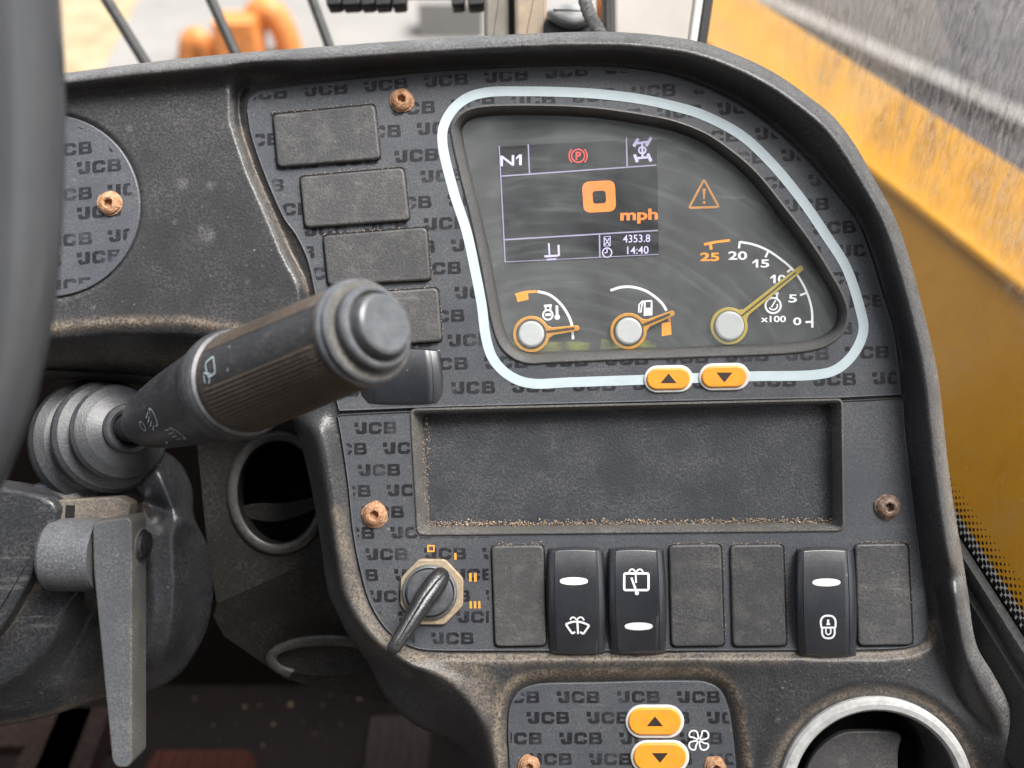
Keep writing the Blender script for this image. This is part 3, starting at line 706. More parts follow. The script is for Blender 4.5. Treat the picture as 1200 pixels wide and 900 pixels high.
# lower fascia ------------------------------------------------------
lo = MB(); lo.plate(LOWER, [TRAY_O], -3, 0)
fas2 = lo.build('switch_fascia', M['fascia'], dash, org=P(740, 620, 0))
at = fas2.data.attributes.new('dust', 'FLOAT', 'POINT')
ed = MB()
ed.loft([[P(x, y, 0.02) for x, y in LOWER], [P(x, y, 1.5) for x, y in offset(LOWER, .7)], [P(x, y, 0.02) for x, y in offset(LOWER, 2.2)]], flip=True)
ed.build('fascia_edge', M['fascia'], fas2)
tr = MB(); n = 160
A, B = TRAY_O, TRAY_I
C_ = offset(A, -2.5)
tr.loft([[P(x, y, 0) for x, y in C_], [P(x, y, 2.0) for x, y in offset(A, -1.2)], [P(x, y, 2.2) for x, y in A], [P(x, y, 0) for x, y in offset(A, 2)], [P(x, y, -22.2) for x, y in B]], 0, flip=True)
tr.build('tray_wall', M['traywall'], fas2)
tf = MB(); tf.flat(offset(B, -.6), -22); tf.build('tray_floor', M['tray'], fas2)
blanksL = [[(576, 640), (637, 639), (640, 757), (580, 758)], [(784, 639), (845, 638), (849, 757), (787, 758)], [(856, 639), (918, 638), (922, 757), (859, 758)], [(1002, 638), (1064, 637), (1070, 756), (1006, 757)]]
for q in blanksL:
    b = MB(); b.prism(rpoly(q, 7), 0, 4.6, 2.2)
    b.build('blank_plate', M['blank'], fas2); b = MB(); b.prism(rpoly([(x + dx, y + dy) for (x, y), (dx, dy) in zip(q, [(-1.6, -1.3), (1.6, -1.3), (1.6, 1.6), (-1.6, 1.6)])], 7), -.5, .5, .3); b.build('plate_gap', M['void'], fas2)  # thin black plate under each blank stands for its gap shadow
in_lo = offset(LOWER, 5); tray_pad = offset(TRAY_O, -4)
rows = []
for k in range(11):
    sl = 0.02 - .002 * k
    rows.append((378 + (37 if k % 2 == 0 else 0) + 2.2 * k, 509 + 24.6 * k, 572, sl, 68.5, 0.96))
lettering('lettering', lambda x, y: inside_mask(in_lo, x, y) & ~inside_mask(tray_pad, x, y) & (x < 573), rows, 0.25, fas2)
screw(439, 603, 14.5, 'rust', fas2, 0.1, 3)
tag(screw(1040, 594, 14.5, 'rustdark', fas2, 0.1, 5), 'dark dirty screw at the right edge')
# ignition position marks
im = MB()
im.ribbon([(501.5, 639.5), (508.5, 639.5), (508.5, 646), (501.5, 646)], 2.6, .35, closed=True)
for x in (533.5,): im.ribbon([(x, 648), (x + .3, 656)], 3, .35)
for x in (551, 557): im.ribbon([(x, 671.5), (x + .3, 681.5)], 3.2, .35)
for x in (551.5, 556.5, 561.5): im.ribbon([(x, 704.5), (x + .3, 713)], 2.8, .35)
im.build('position_marks', M['ignmark'], fas2)
# left round panel --------------------------------------------------
dm = MB(); dm.prism(circ(DISC, DISC[2], 96), 6, 12.5, 1.6)
dsc = dm.build('round_panel', M['fascia'], dash, org=P(57, 241, 12))
rows = [(20 + (36 if k % 2 else 0), 158 + 26.5 * k, 170, 0.09, 70, 1.0) for k in range(8)]
lettering('lettering', lambda x, y: (x - DISC[0]) ** 2 + (y - DISC[1]) ** 2 < 99 ** 2, rows, 12.8, dsc)
screw(129, 239, 14, 'rust', dsc, 12.5, 7)

# ------------------------------------------------------------------ instrument cluster
clu = thing('instrument_cluster', 'instrument cluster with lit screen and three amber needle gauges inside a pale blue outline', 'instrument cluster', P(760, 280, -20))
sur = MB(); n = 260
A, B = resample(CL_O, n), resample(CL_I, n)
sur.loft([[P(x, y, 0.2) for x, y in offset(A, -2.5)], [P(x, y, 2.2) for x, y in offset(A, -1.2)], [P(x, y, 2.4) for x, y in A], [P(x, y, 0.5) for x, y in offset(A, 2.2)], [P(x, y, -22) for x, y in B], [P(x, y, -26) for x, y in B]], flip=True)
sur.build('surround', M['tub'], clu)
fc = MB(); fc.flat(offset(B, -.5), -25); face = fc.build('dial_face', M['face'], clu)
ln = MB(); ln.flat(offset(B, -.3), -13); ln.build('lens', M['lens'], clu)
st = MB(); st.ribbon(STRIPE, 11.5, 0.5, closed=True); st.build('outline_stripe', M['stripe'], clu)
# screen
scr = MB(); scr.prism([(584, 172), (770, 161), (772, 298), (591, 307)], -25, -23.6, .3)
screen = scr.build('screen', M['screen'], clu)
w = -23.3
l = MB()
def one(x0, x1, y0, y1, wd):
    l.flat([(x1 - wd, y0), (x1, y0), (x1, y1), (x1 - wd, y1)], w); l.flat([(x0 - wd * .4, y0 + wd * 1.1), (x1 - wd, y0), (x1 - wd, y0 + wd * .9), (x0 - wd * .4, y0 + wd * 1.9)], w)
def out(nm, mt, par):
    global l
    l.build(nm, M[mt], par); l = MB()
l.ribbon([(585, 171), (592, 307)], 1.2, w); l.ribbon([(586, 206.5), (769, 193.5)], 1.5, w); l.ribbon([(619, 169), (620.5, 204)], 1.5, w)
l.ribbon([(734, 161), (735, 196)], 1.7, w); l.ribbon([(590, 281), (771, 270)], 1.6, w); l.ribbon([(702.5, 275), (703, 302)], 1.7, w); l.ribbon([(591, 307), (772, 298)], .8, w)
l.build('screen_lines', M['lcd_l'], screen)
l = MB()
l.text('N', (586.5, 182.5, 602.5, 194.8), w, bold=.012, slope=.05); one(606, 611.5, 181, 193.5, 3.2); out('gear_readout', 'lcd_w', screen)
l.text('4353.8', (730, 275.5, 762, 284.5), w, bold=.004, slope=.03); l.text('14:40', (735, 289, 760, 298), w, bold=.004, slope=.03); out('hours_and_clock_readout', 'lcd_w', screen)
# drive symbol: two axles, a hub and four wheels
def seg(m, a, b, wd, w=w, **k): m.ribbon([a, ((a[0]+b[0])/2, (a[1]+b[1])/2), b], wd, w, **k)
seg(l, (742.5, 171.5), (748, 162.5), 3.6); seg(l, (757, 171), (763.5, 161), 3.6); seg(l, (746, 168), (760, 166), 2.6); seg(l, (752.5, 166), (753, 185), 2.4)
l.ribbon([(752.7 + 4 * math.cos(a), 176 + 4 * math.sin(a)) for a in np.linspace(0, 2*math.pi, 16, endpoint=False)], 2, w + .05, closed=True)
seg(l, (743.5, 181), (747, 190), 3.6); seg(l, (759, 180), (763, 189), 3.6); seg(l, (746, 185.5), (761, 184), 2.6)
out('drive_symbol', 'lcd_w', screen)
seg(l, (643, 285), (644, 299), 1.8); seg(l, (638, 300.5), (654, 299.5), 2.4); seg(l, (654.5, 287), (655, 300), 2.4); seg(l, (641, 304.3), (652, 303.7), 2)
out('fork_symbol', 'lcd_w', screen)
l.ribbon([(708, 277.5), (715, 277), (715, 288), (708, 288.5)], 1.2, w, closed=True); seg(l, (709, 279), (714, 287), 1.1); seg(l, (714, 279), (709, 287), 1.1); out('hourglass_symbol', 'lcd_w', screen)
l.ribbon([(711.5 + 5.4 * math.cos(a), 296 + 5.4 * math.sin(a)) for a in np.linspace(0, 2*math.pi, 20, endpoint=False)], 1.4, w, closed=True); seg(l, (711.5, 292), (711.5, 296), 1.2); seg(l, (711.5, 296), (708.5, 296.2), 1.2)
l.build('clock_symbol', M['lcd_w'], screen)
l = MB()
o = rpoly([(682, 213), (720.5, 211), (722, 247.5), (684, 249.5)], 9, 6); i_ = rpoly([(694, 224), (709.5, 223), (710.5, 238), (695, 239)], 4, 6)
l.loft([[P(x, y, w) for x, y in o], [P(x, y, w) for x, y in i_]], flip=True); out('speed_digit', 'lcd_a', screen)
l.text('mph', (727, 245.5, 771, 262.5), w, bold=.03, slope=.03)
l.build('speed_unit', M['lcd_a'], screen)
l = MB()
l.ribbon([(677.5 + 7.6 * math.cos(a), 182.5 + 7.6 * math.sin(a)) for a in np.linspace(0, 2*math.pi, 24, endpoint=False)], 1.5, w, closed=True)
for s in (0, math.pi): l.ribbon([(677.5 + 10.6 * math.cos(a + s), 182.5 + 10.6 * math.sin(a + s)) for a in np.linspace(-.8, .8, 9)], 1.5, w)
l.text('P', (674.5, 177.8, 680.8, 187.4), w, bold=.03)
l.build('parking_brake_light', M['lcd_r'], screen)
# dial print
w = -24.7
def arc(cx, cy, r, a0, a1, n=24): return [(cx + r * math.cos(rad(a)), cy - r * math.sin(rad(a))) for a in np.linspace(a0, a1, n)]
l = MB()
# temperature scale
T = catmull([(630, 341.5), (643, 345), (655, 354), (664, 366), (670, 380), (671.5, 397.5)], False, 3); l.ribbon(T, 3, w); out('temperature_scale', 'dialwhite', face)
l.ribbon(arc(642, 369, 5.6, 0, 360)[:-1], 2, w, closed=True); seg(l, (639, 369), (645.5, 368.5), 3, w); seg(l, (637.5, 358.5), (646.5, 357.8), 2.6, w); seg(l, (639.5, 359), (639.5, 364), 2, w); seg(l, (645, 359), (645, 364), 2, w)
seg(l, (652.5, 358), (653, 370), 3, w); l.flat(circ((653, 371.5), 3.2, 14), w); out('engine_temperature_symbol', 'dialwhite', face)
# fuel scale
T = catmull([(715.5, 340.3), (728, 336.5), (742, 336.5), (757, 341), (769, 349), (777, 357), (781, 364)], False, 3); l.ribbon(T, 3, w); out('fuel_scale', 'dialwhite', face)
l.flat([(754.5, 361), (764.5, 360.5), (764.5, 369.5), (754.3, 370)], w); l.ribbon(rpoly([(755.6, 353), (763.6, 352.5), (763.6, 361.5), (755.5, 362)], 1, 2), 2, w + .04, closed=True); l.ribbon([(754.3, 352), (752, 358), (751, 366), (748.5, 366), (749, 357), (753, 352.5)], 1.6, w + .05); out('fuel_pump_symbol', 'dialwhite', face)
# rev scale
T = catmull([(867, 283.5), (883, 286.5), (899, 293), (914, 303), (930, 317), (943, 337), (951, 361), (952, 384)], False, 3); l.ribbon(T, 2.6, w)
for a, b in (((867, 283), (866, 291)), ((900.5, 294), (897, 301.5)), ((929, 314), (922.5, 319)), ((944.5, 343.5), (937.5, 346)), ((951.5, 377), (944, 377.5))): seg(l, a, b, 2.4, w)
out('rev_scale', 'dialwhite', face)
l.text('20', (853.5, 294.5, 875.5, 304.5), w, bold=.02); out('scale_number', 'dialwhite', face); one(883, 888.5, 304, 313.5, 2.8); l.text('5', (891.5, 304, 901.5, 313.5), w, bold=.02); out('scale_number', 'dialwhite', face)
one(904, 909, 322, 332, 2.8); l.text('0', (911.5, 322, 921, 332), w, bold=.02); out('scale_number', 'dialwhite', face); l.text('5', (924, 345, 934, 354.5), w, bold=.02); out('scale_number', 'dialwhite', face); l.text('0', (929.5, 372, 939, 381), w, bold=.02); out('scale_number', 'dialwhite', face); l.text('x100', (891.5, 370, 921, 377.5), w, bold=.02); out('scale_number', 'dialwhite', face)
l.ribbon(arc(906, 358, 9, 0, 360)[:-1], 2.2, w, closed=True); l.ribbon(arc(906, 358, 5, -150, 20), 1.6, w); seg(l, (904, 360), (909, 352), 1.6, w)
seg(l, (901, 344.5), (912.5, 343.5), 2.4, w); seg(l, (903.5, 345), (903.5, 350), 2, w); seg(l, (910.5, 344.5), (910.5, 349.5), 2, w)
l.build('engine_speed_symbol', M['dialwhite'], face)
l = MB()
l.ribbon(catmull([(604, 345.5), (615, 342.5), (629, 341.5)], False, 3), 3, w); l.flat([(604.5, 345), (618.5, 342), (619.5, 351), (606.5, 354)], w + .05); out('temperature_limit_mark', 'dialamber', face)
l.ribbon(catmull([(782, 366), (785, 376)], False, 3), 3, w); l.flat([(775.5, 378.5), (786, 377), (787, 392), (775.5, 394)], w); out('fuel_reserve_mark', 'dialamber', face)
l.ribbon(catmull([(825, 286.5), (838, 283.8), (855.5, 281.5)], False, 3), 3, w); seg(l, (832.5, 285.5), (833.5, 292.5), 3.4, w); out('rev_limit_mark', 'dialamber', face)
l.text('25', (820.5, 296, 843, 306), w, bold=.03)
l.build('scale_number', M['dialamber'], face)
l = MB()
l.ribbon(rpoly([(825, 210.5), (842.5, 242.5), (807.5, 243.5)], 2.5, 4), 2.6, w, closed=True)
l.flat([(823.2, 221), (827, 221), (825.8, 233.5), (824.2, 233.5)], w); l.flat(circ((825.2, 237.3), 1.7, 10), w)
l.build('warning_triangle', M['warn'], face)
# needles
def needle(cx, cy, tx, ty, hub, ring, mat, lab):
    d = Vector((tx - cx, ty - cy)); L = d.length; d.normalize(); nrm = Vector((-d.y, d.x))
    def outline(R, a, b, back=0.0):
        th0 = math.asin(min(.9, (a + R * .14) / R)); pts = []
        for t in np.linspace(th0, 2 * math.pi - th0, 40): pts.append((R * math.cos(t), R * math.sin(t)))
        x1 = R * 1.18
        lo = [(x1, -a)] ; hi = [(x1, a)]
        tip = [(L - b + b * math.cos(t), b * math.sin(t)) for t in np.linspace(-math.pi / 2, math.pi / 2, 9)]
        pts = pts + lo + tip + hi
        return [(cx + d.x * x + nrm.x * y, cy + d.y * x + nrm.y * y) for x, y in pts]
    m = MB(); m.prism(outline(ring, 4.6, 3.4), -20.5, -18.6, .8, 0)
    nd = m.build('needle', M[mat], clu)
    c = MB()
    ins = [(math.cos(t) * (ring - 3.6), math.sin(t) * (ring - 3.6)) for t in np.linspace(0, 2 * math.pi, 40, endpoint=False)]
    c.flat([(cx + d.x * x + nrm.x * y, cy + d.y * x + nrm.y * y) for x, y in ins], -18.4)
    c.ribbon([(cx + d.x * ring * .8, cy + d.y * ring * .8), (cx + d.x * L * .9, cy + d.y * L * .9)], 3.2 if mat == 'needle' else 2, -18.35)
    c.build('needle_core', M['needlecore'], nd)
    h = MB(); h.lathe(P(cx, cy, -19), (0, 0, 1), [(0, hub * 1.08), (3.6, hub * 1.02), (4.6, hub * .9), (4.8, 0)], 40); h.build('hub_cap', M['hub'], nd)
    nd['label'] = lab
needle(622.5, 391.5, 679, 384, 14.5, 21.5, 'needle', 'short amber needle of the temperature gauge')
needle(736.5, 388, 790.5, 366, 15, 21.5, 'needle', 'short amber needle of the fuel gauge')
needle(854.5, 382, 941, 312.5, 16.5, 22, 'needle_r', 'long pale amber needle of the rev counter')
# amber push buttons in the stripe
def push_button(parent, cx, cy, hw, hh, up, rim='btnring', w0=0.4, h=5.0, slope=0.0):
    stad = lambda a, b: [(cx + x, cy + y - slope * x) for x, y in
        [(a - b + b * math.cos(t), b * math.sin(t)) for t in np.linspace(-math.pi/2, math.pi/2, 16)] + [(-(a - b) - b * math.cos(t), -b * math.sin(t)) for t in np.linspace(-math.pi/2, math.pi/2, 16)]]
    r = MB(); r.prism(stad(hw, hh), w0 - .3, w0 + 2.2, 1.4); bt = r.build('push_button', M[rim], parent)
    b = MB(); b.prism(stad(hw - 3.6, hh - 3.6), w0 + 2, w0 + h, 1.8); b.build('button_pad', M['amberbtn'], bt)
    a = MB(); s = 1 if up else -1
    a.flat([(cx - 9.5, cy + 5 * s), (cx + 9.5, cy + 5 * s), (cx, cy - 6.5 * s)], w0 + h + .2); a.build('arrow_mark', M['arrow'], bt)
push_button(clu, 783.5, 444, 29, 16, True, slope=.02); push_button(clu, 849, 441.5, 30, 16, False, slope=.02)
# glowing ribbons paint the yellow green backlight spill along the lower dial edge
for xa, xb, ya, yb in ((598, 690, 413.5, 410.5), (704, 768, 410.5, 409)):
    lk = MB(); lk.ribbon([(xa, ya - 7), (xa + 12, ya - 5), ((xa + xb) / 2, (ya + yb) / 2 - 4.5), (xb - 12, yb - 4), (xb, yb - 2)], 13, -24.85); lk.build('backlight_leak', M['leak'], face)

# ------------------------------------------------------------------ rocker switches
def rocker(label, cx, cy, hw, hh, lean, top=19.0, marks=None, group='rocker switches on the lower fascia', gloss='rocker'):
    t = thing('rocker_switch', label, 'rocker switch', P(cx, cy, 0), group)
    tt = lambda y: (cy - y) / hh
    def hgt(x, y):
        b = tt(y); a = (x - cx - lean * (y - cy)) / hw
        return top * (0.42 + .58 * (1 - min(1, b * b))) - (3.2 * max(0, abs(a) - .72) / .28) ** 1.4 + (b * 2.0)
    ss = [-1, -.985, -.95, -.90, -.82, -.765, -.755, -.735, -.72, -.6, -.4, -.2, 0, .2, .4, .6, .72, .735, .755, .765, .82, .90, .95, .985, 1]
    bs = sorted(set([round(x, 3) for x in np.linspace(-.92, .92, 31)] + [q * v for q in (-1, 1) for v in (.935, .945, .955, .965, .975, .985, .993, 1)]))
    V = []; F = []
    def xy(a, b):
        x = cx + a * (hw - 2.2 + 2.4 * (1 - b * b)) ; y = cy - b * hh - (1 - a * a) * 2.5 * b
        return x + lean * (y - cy), y
    rings = []
    for b in bs:
        row = []
        for a in ss:
            x, y = xy(a, b); h = hgt(cx + a * hw + lean * (y - cy), cy - b * hh)
            e = max(0, (abs(b) - .93) / .07); e2 = max(0, (abs(a) - .93) / .07)
            drop = min(1, e ** 2 + e2 ** 2); h = h * (1 - drop) if drop > .02 else h
            if abs(abs(a) - .745) < .02: h -= .7
            row.append(P(x, y, h))
        rings.append(row)
    m = MB(); m.loft(rings, 0, close=False)
    b = m.build('rocker', M[gloss], t, angle=50)
    if marks:
        k = MB(); marks(k, hgt); k.build('symbols', M['white'], b)
    return t
def lozenge(m, hf, cx, cy, rx=16.5, ry=4.6):
    pts = [(cx + rx * math.cos(a), cy + ry * math.copysign(abs(math.sin(a)) ** .8, math.sin(a))) for a in np.linspace(0, 2 * math.pi, 30, endpoint=False)]
    m.flat(pts, .7, hf=hf)
def sq(p, q, k=6): return [(p[0] + (q[0] - p[0]) * i / k, p[1] + (q[1] - p[1]) * i / k) for i in range(k + 1)]
def marks_front(m, h):
    lozenge(m, h, 672.5, 681)
    f = lambda pts, wd=2.4, **k: m.ribbon(pts, wd, .6, hf=h, **k)
    top = catmull([(663, 731.5), (670, 729), (677, 728.5), (684, 730), (690.5, 733)], False, 2); f(top)
    f(sq((663, 731.5), (670.5, 742.5))); f(sq((690.5, 733), (683.5, 743))); f(catmull([(670.5, 742.5), (674, 740.5)], False, 2)); f(catmull([(683.5, 743), (680, 740.5)], False, 2))
    f(sq((676.5, 727), (677.5, 743)))
    f(catmull([(668, 726.5), (669.5, 724), (673, 723.5), (676, 726.5), (678, 724), (682, 723.5), (684.5, 727)], False, 1.5), 1.8)
def marks_rear(m, h):
    f = lambda pts, wd=2.6, **k: m.ribbon(pts, wd, .6, hf=h, **k)
    f(rpoly([(731.5, 672), (760, 672), (760, 691.5), (731.5, 691.5)], 2, 3), closed=True)
    f(sq((740, 677), (746, 694)), 2.4); m.flat(circ((746.3, 695), 2.4, 12), .7, hf=h); f(sq((744.5, 669), (745.5, 683)), 1.8)
    f(catmull([(737, 670.5), (739, 667.5), (742.5, 667.5), (745, 670.5), (748, 667.5), (751.5, 667.5), (753.5, 670.5)], False, 1.5), 1.8)
    lozenge(m, h, 748.5, 734)
def marks_lock(m, h):
    lozenge(m, h, 968.5, 682.5)
    f = lambda pts, wd=2.3, **k: m.ribbon(pts, wd, .6, hf=h, **k)
    f(catmull([(962.5, 735.5), (962, 727), (965, 722.5), (970.5, 721.5), (976, 722.5), (979, 727), (979, 735.5)], False, 2)); f(sq((962, 735.5), (979.5, 735.5)))
    f(catmull([(963.5, 736), (963.5, 743), (966, 747), (970.7, 748), (975.5, 747), (978, 743), (978, 736)], False, 2)); f(catmull([(968, 737), (968, 742), (970.7, 744), (973.4, 742), (973.4, 737)], False, 2), 1.8)
    f(sq((970.5, 726), (970.5, 731)), 2.6); f(sq((968.5, 731.5), (972.8, 731.5)), 2)
rocker('black rocker switch with pale lozenge above a windscreen washer symbol', 675.5, 704, 34.5, 61, .02, marks=marks_front)
rocker('black rocker switch with rear wiper symbol above a pale lozenge', 746.5, 704, 34.5, 61, .02, marks=marks_rear)
rocker('black rocker switch with padlock symbol, alone between blank plates', 968, 706, 36, 63, .02, marks=marks_lock)
rocker('glossy unmarked black rocker at the foot of the blank plate column, behind the stalk', 470, 441, 49, 31, .05, top=9.0, group='rocker switches beside the stalk')

# ------------------------------------------------------------------ ignition
ign = thing('ignition_switch', 'round steel ignition lock in an eight sided brass nut beside amber position marks', 'ignition switch', P(506, 695, 0))
m = MB(); m.prism(rpoly([(506 + 41.5 * math.cos(rad(a)) * .96, 694 - 41.5 * math.sin(rad(a))) for a in range(22, 382, 45)], 4, 3), 0, 5, 1.6)
m.build('nut', M['brass'], ign)
m = MB(); m.lathe(P(504, 693, 4), (0, 0, 1), [(0, 32), (5, 32), (7, 30.5), (7.5, 29), (5, 28.5), (5, 27), (9, 27), (12, 25), (13, 20), (12.5, 0)], 56, mats=[0, 0, 0, 0, 1, 1, 1, 1, 1])
m.build('lock_barrel', [M['steel'], M['stalkend']], ign)
key = thing('ignition_key', 'black plastic key handle sticking down out of the ignition lock', 'key', P(510, 688, 15))
def sweep_oval(mb, path, mat=0, n=20):
    rings = []
    for (px, py, w_, wd, th) in path: rings.append((P(px, py, w_), wd, th))
    out = []
    for i, (c, wd, th) in enumerate(rings):
        d = (rings[min(i + 1, len(rings) - 1)][0] - rings[max(0, i - 1)][0]).normalized()
        side = d.cross(Vector((0, 0, 1))).normalized(); nn = side.cross(d)
        out.append([c + side * wd * math.copysign(abs(math.cos(a)) ** .8, math.cos(a)) + nn * th * math.copysign(abs(math.sin(a)) ** .8, math.sin(a)) for a in np.linspace(0, 2 * math.pi, n, endpoint=False)])
    mb.loft(out, mat, cap0=True, cap1=True)
m = MB(); sweep_oval(m, [(521, 668, 15, 5, 4), (519, 671, 17, 9.5, 7), (514, 679, 21, 12, 10), (507, 689, 27, 13, 11), (497, 703, 36, 12.4, 10), (482, 727, 50, 10.4, 9), (468, 749, 62, 8.8, 7), (461, 760, 68, 7.6, 6), (458, 764.5, 70, 5, 4), (457.5, 765.5, 70, 2, 2)])
m.build('handle', M['key'], key, angle=60)
m = MB(); sweep_oval(m, [(520, 676, 27, 3, 2), (514, 684, 33.5, 4.5, 3), (500, 703, 46, 5, 3), (478, 737, 64, 3.4, 2), (466, 755, 71, 2, 1.2)])
m.build('handle_rib', M['key'], key, angle=60)

# ------------------------------------------------------------------ fan control panel (bottom)
heat = thing('fan_control_panel', 'small lettered fan control panel with two amber arrow buttons at the bottom edge', 'control panel', P(730, 850, -8))
m = MB(); m.prism(offset(HEAT_I, 1.0), -10, -6, 1.2); hp = m.build('panel', M['fascia'], heat)
in_h = offset(HEAT_I, 4)
rows = [(546 + (36 if k % 2 == 0 else -1) + 1.5 * k, 824 + 24.2 * k, 880, 0.0, 70.5, 0.97) for k in range(5)]
lettering('lettering', lambda x, y: inside_mask(in_h, x, y), rows, -5.7, hp)
push_button(heat, 767.5, 846, 34.5, 19.5, True, w0=-5.6); push_button(heat, 773.5, 887.5, 34.5, 19.5, False, w0=-5.6)
m = MB()
for sx, sy in ((-1, -1), (1, -1), (-1, 1), (1, 1)):
    cx, cy = 819 + sx * 5.6, 867.5 + sy * 5.2
    a_ = math.atan2(sy, sx) - math.pi / 4; ca, sa = math.cos(a_), math.sin(a_)
    m.ribbon([(819 + x * ca - y * sa, 867.5 + x * sa + y * ca) for x, y in catmull([(1.3, 1.3), (1.2, 7), (3.2, 10.8), (8, 11), (11, 8), (10.6, 4.2), (6.5, 3.4)], True, 1.2)], 1.8, -5.6, closed=True)
m.build('fan_symbol', M['white'], heat)
screw(620, 897, 12, 'rust', heat, -6, 11); screw(838, 899, 12, 'rust', heat, -6, 13)

# ------------------------------------------------------------------ round air outlet, lower right
vent = thing('air_vent', 'round air outlet with silver ring and open flap at lower right of the dash', 'air vent', P(VC[0], VC[1], 0))
VO = P(VC[0], VC[1], 0)
m = MB(); m.lathe(VO, (0, 0, 1), [(-4, 114), (3, 114), (6.5, 111.5), (7.5, 107), (6.5, 101), (3, 98), (-6, 97)], 120); m.f = [f for f in m.f if len(f) == 4]; m.mi = [0] * len(m.f)
m.build('ring', M['silver'], vent)
m = MB(); m.lathe(VO, (0, 0, 1), [(0, 98), (-4, 96), (-30, 94), (-60, 90), (-150, 88)], 90); m.f = m.f[:-2]; m.mi = [0] * len(m.f); m.add([VO + Vector((90 * math.cos(a), 90 * math.sin(a), -150)) for a in np.linspace(0, 2 * math.pi, 40, endpoint=False)], [tuple(range(40))])
m.build('barrel', M['blank'], vent, angle=60)
m = MB(); m.prism(catmull([(941, 960), (944, 905), (957, 881), (985, 860), (1010, 857), (1056, 862), (1053, 880), (1054, 960)], False, 6), -44, -36, 2); m.build('flap', M['blank'], vent)
m = MB(); m.prism([(1058, 958), (1056, 866), (1078, 872), (1108, 893), (1124, 920), (1128, 958)], -96, -90, 1); m.build('inner_flap', M['void'], vent)

# ------------------------------------------------------------------ steering column
colm = thing('steering_column', 'scuffed grey steering column shroud at lower left with dusty seams', 'steering column', P(110, 700, -80))
SILC = catmull([(-30, 560), (20, 572), (60, 560), (120, 545), (165, 535), (190, 528), (212, 543), (225, 570), (228, 605), (243, 640), (250, 690), (243, 735), (226, 770), (207, 793), (180, 808), (150, 812), (125, 817), (60, 839), (0, 852), (-30, 858)], False, 6)
cc = [[(190, 530, -140), (212, 543, -150), (225, 570, -150), (228, 605, -150), (243, 640, -150), (250, 690, -160), (243, 735, -160), (226, 770, -160), (207, 793, -160), (180, 808, -150), (150, 812, -140)],
      [(187, 545, -90), (200, 585, -85), (205, 640, -78), (206, 700, -78), (198, 750, -88), (178, 785, -105)],
      [(165, 560, -80), (172, 640, -66), (176, 720, -66), (166, 770, -80)],
      [(150, 812, -140), (125, 817, -128), (60, 839, -122), (0, 852, -118), (-30, 858, -118)],
      [(130, 700, -92), (110, 720, -96), (90, 760, -96), (60, 800, -92), (20, 830, -92), (-20, 842, -92)],
      [(95, 690, -60), (76, 715, -52), (62, 745, -50), (40, 775, -52), (5, 800, -56), (-25, 812, -56)],
      [(60, 600, -40), (90, 600, -46), (150, 606, -60)], [(60, 640, -52), (100, 690, -70)],
      [(45, 655, -44), (25, 700, -44), (0, 745, -46), (-30, 775, -46)]]
LUMP = [(120, 600), (165, 590), (220, 606), (231, 618), (231, 616), (220, 602), (165, 586), (120, 596)]
def col_dust(X, Y):
    g = lambda line, s, a=1.0: a * np.exp(-(dist_to(line, X, Y) / s) ** 2)
    d = np.maximum(g([(70, 590), (110, 598), (160, 600)], 12, 1.0), g([(62, 620), (40, 680), (0, 740)], 7, .8))
    d = np.maximum(d, g([(125, 814), (60, 836), (0, 849)], 3, .7)); return d
SH = catmull([(-30, 566), (10, 572), (45, 580), (62, 589), (66, 596), (60, 620), (45, 655), (22, 700), (-2, 740), (-30, 772)], False, 5)
height_sheet('housing', M['column'], -30, 520, 256, 866, 1.9, SILC, cc, [(LUMP, -92)], 3.0, colm, dust=col_dust, tail=6)
m = MB(); m.prism(SH, -70, -20, 6, bseg=4); m.build('shroud', M['column'], colm, angle=50)
m = MB(); m.prism([(98, 690), (100, 686), (112, 686), (113, 700), (100, 702)], -58, -50, 1); m.build('seam_clip', M['traywall'], colm)
m = MB(); m.prism(rpoly([(66, 586), (138, 583), (152, 590), (150, 608), (64, 612)], 3, 3), -60, -36, 2); mm = m.build('bracket', M['traywall'], colm)
m = MB(); m.prism([(77, 592), (88, 592), (87, 607), (76, 607)], -37, -35.6, .2); m.build('slot', M['void'], mm)
at = mm.data.attributes.new('dust', 'FLOAT', 'POINT'); at.data.foreach_set('value', [0.6] * len(mm.data.vertices))

lev = thing('tilt_lever', 'grey column tilt lever hanging straight down below the stalk gaiter', 'lever', P(130, 640, -30))
m = MB(); m.lathe(P(58, 650, -34), (1, 0, 0.0), [(0, 30), (1, 38), (6, 42.5), (20, 43.5), (60, 43.5), (64, 43)], 56); bo = m.build('pivot_boss', M['lever'], lev)
m = MB(); m.prism(rpoly([(108, 612), (150, 606), (154.5, 612), (154.5, 893), (150, 900), (137, 900), (131, 893), (109, 668)], [5, 6, 4, 5, 6, 5, 6, 10], 4), -40, 2, 2.4, sidemat=1); m.build('arm', [M['lever'], M['traywall']], lev)
bx = P(164, 638, -24)
m = MB(); m.lathe(bx, (1, .0, .12), [(-2, 22), (1, 21.5), (1.2, 19), (5, 18.5), (9, 15), (11, 9), (11.6, 4), (11.7, 0)], 40, mats=[1, 1, 1, 0, 0, 0, 0]); m.build('bolt', [M['bolt'], M['traywall']], lev, angle=60)

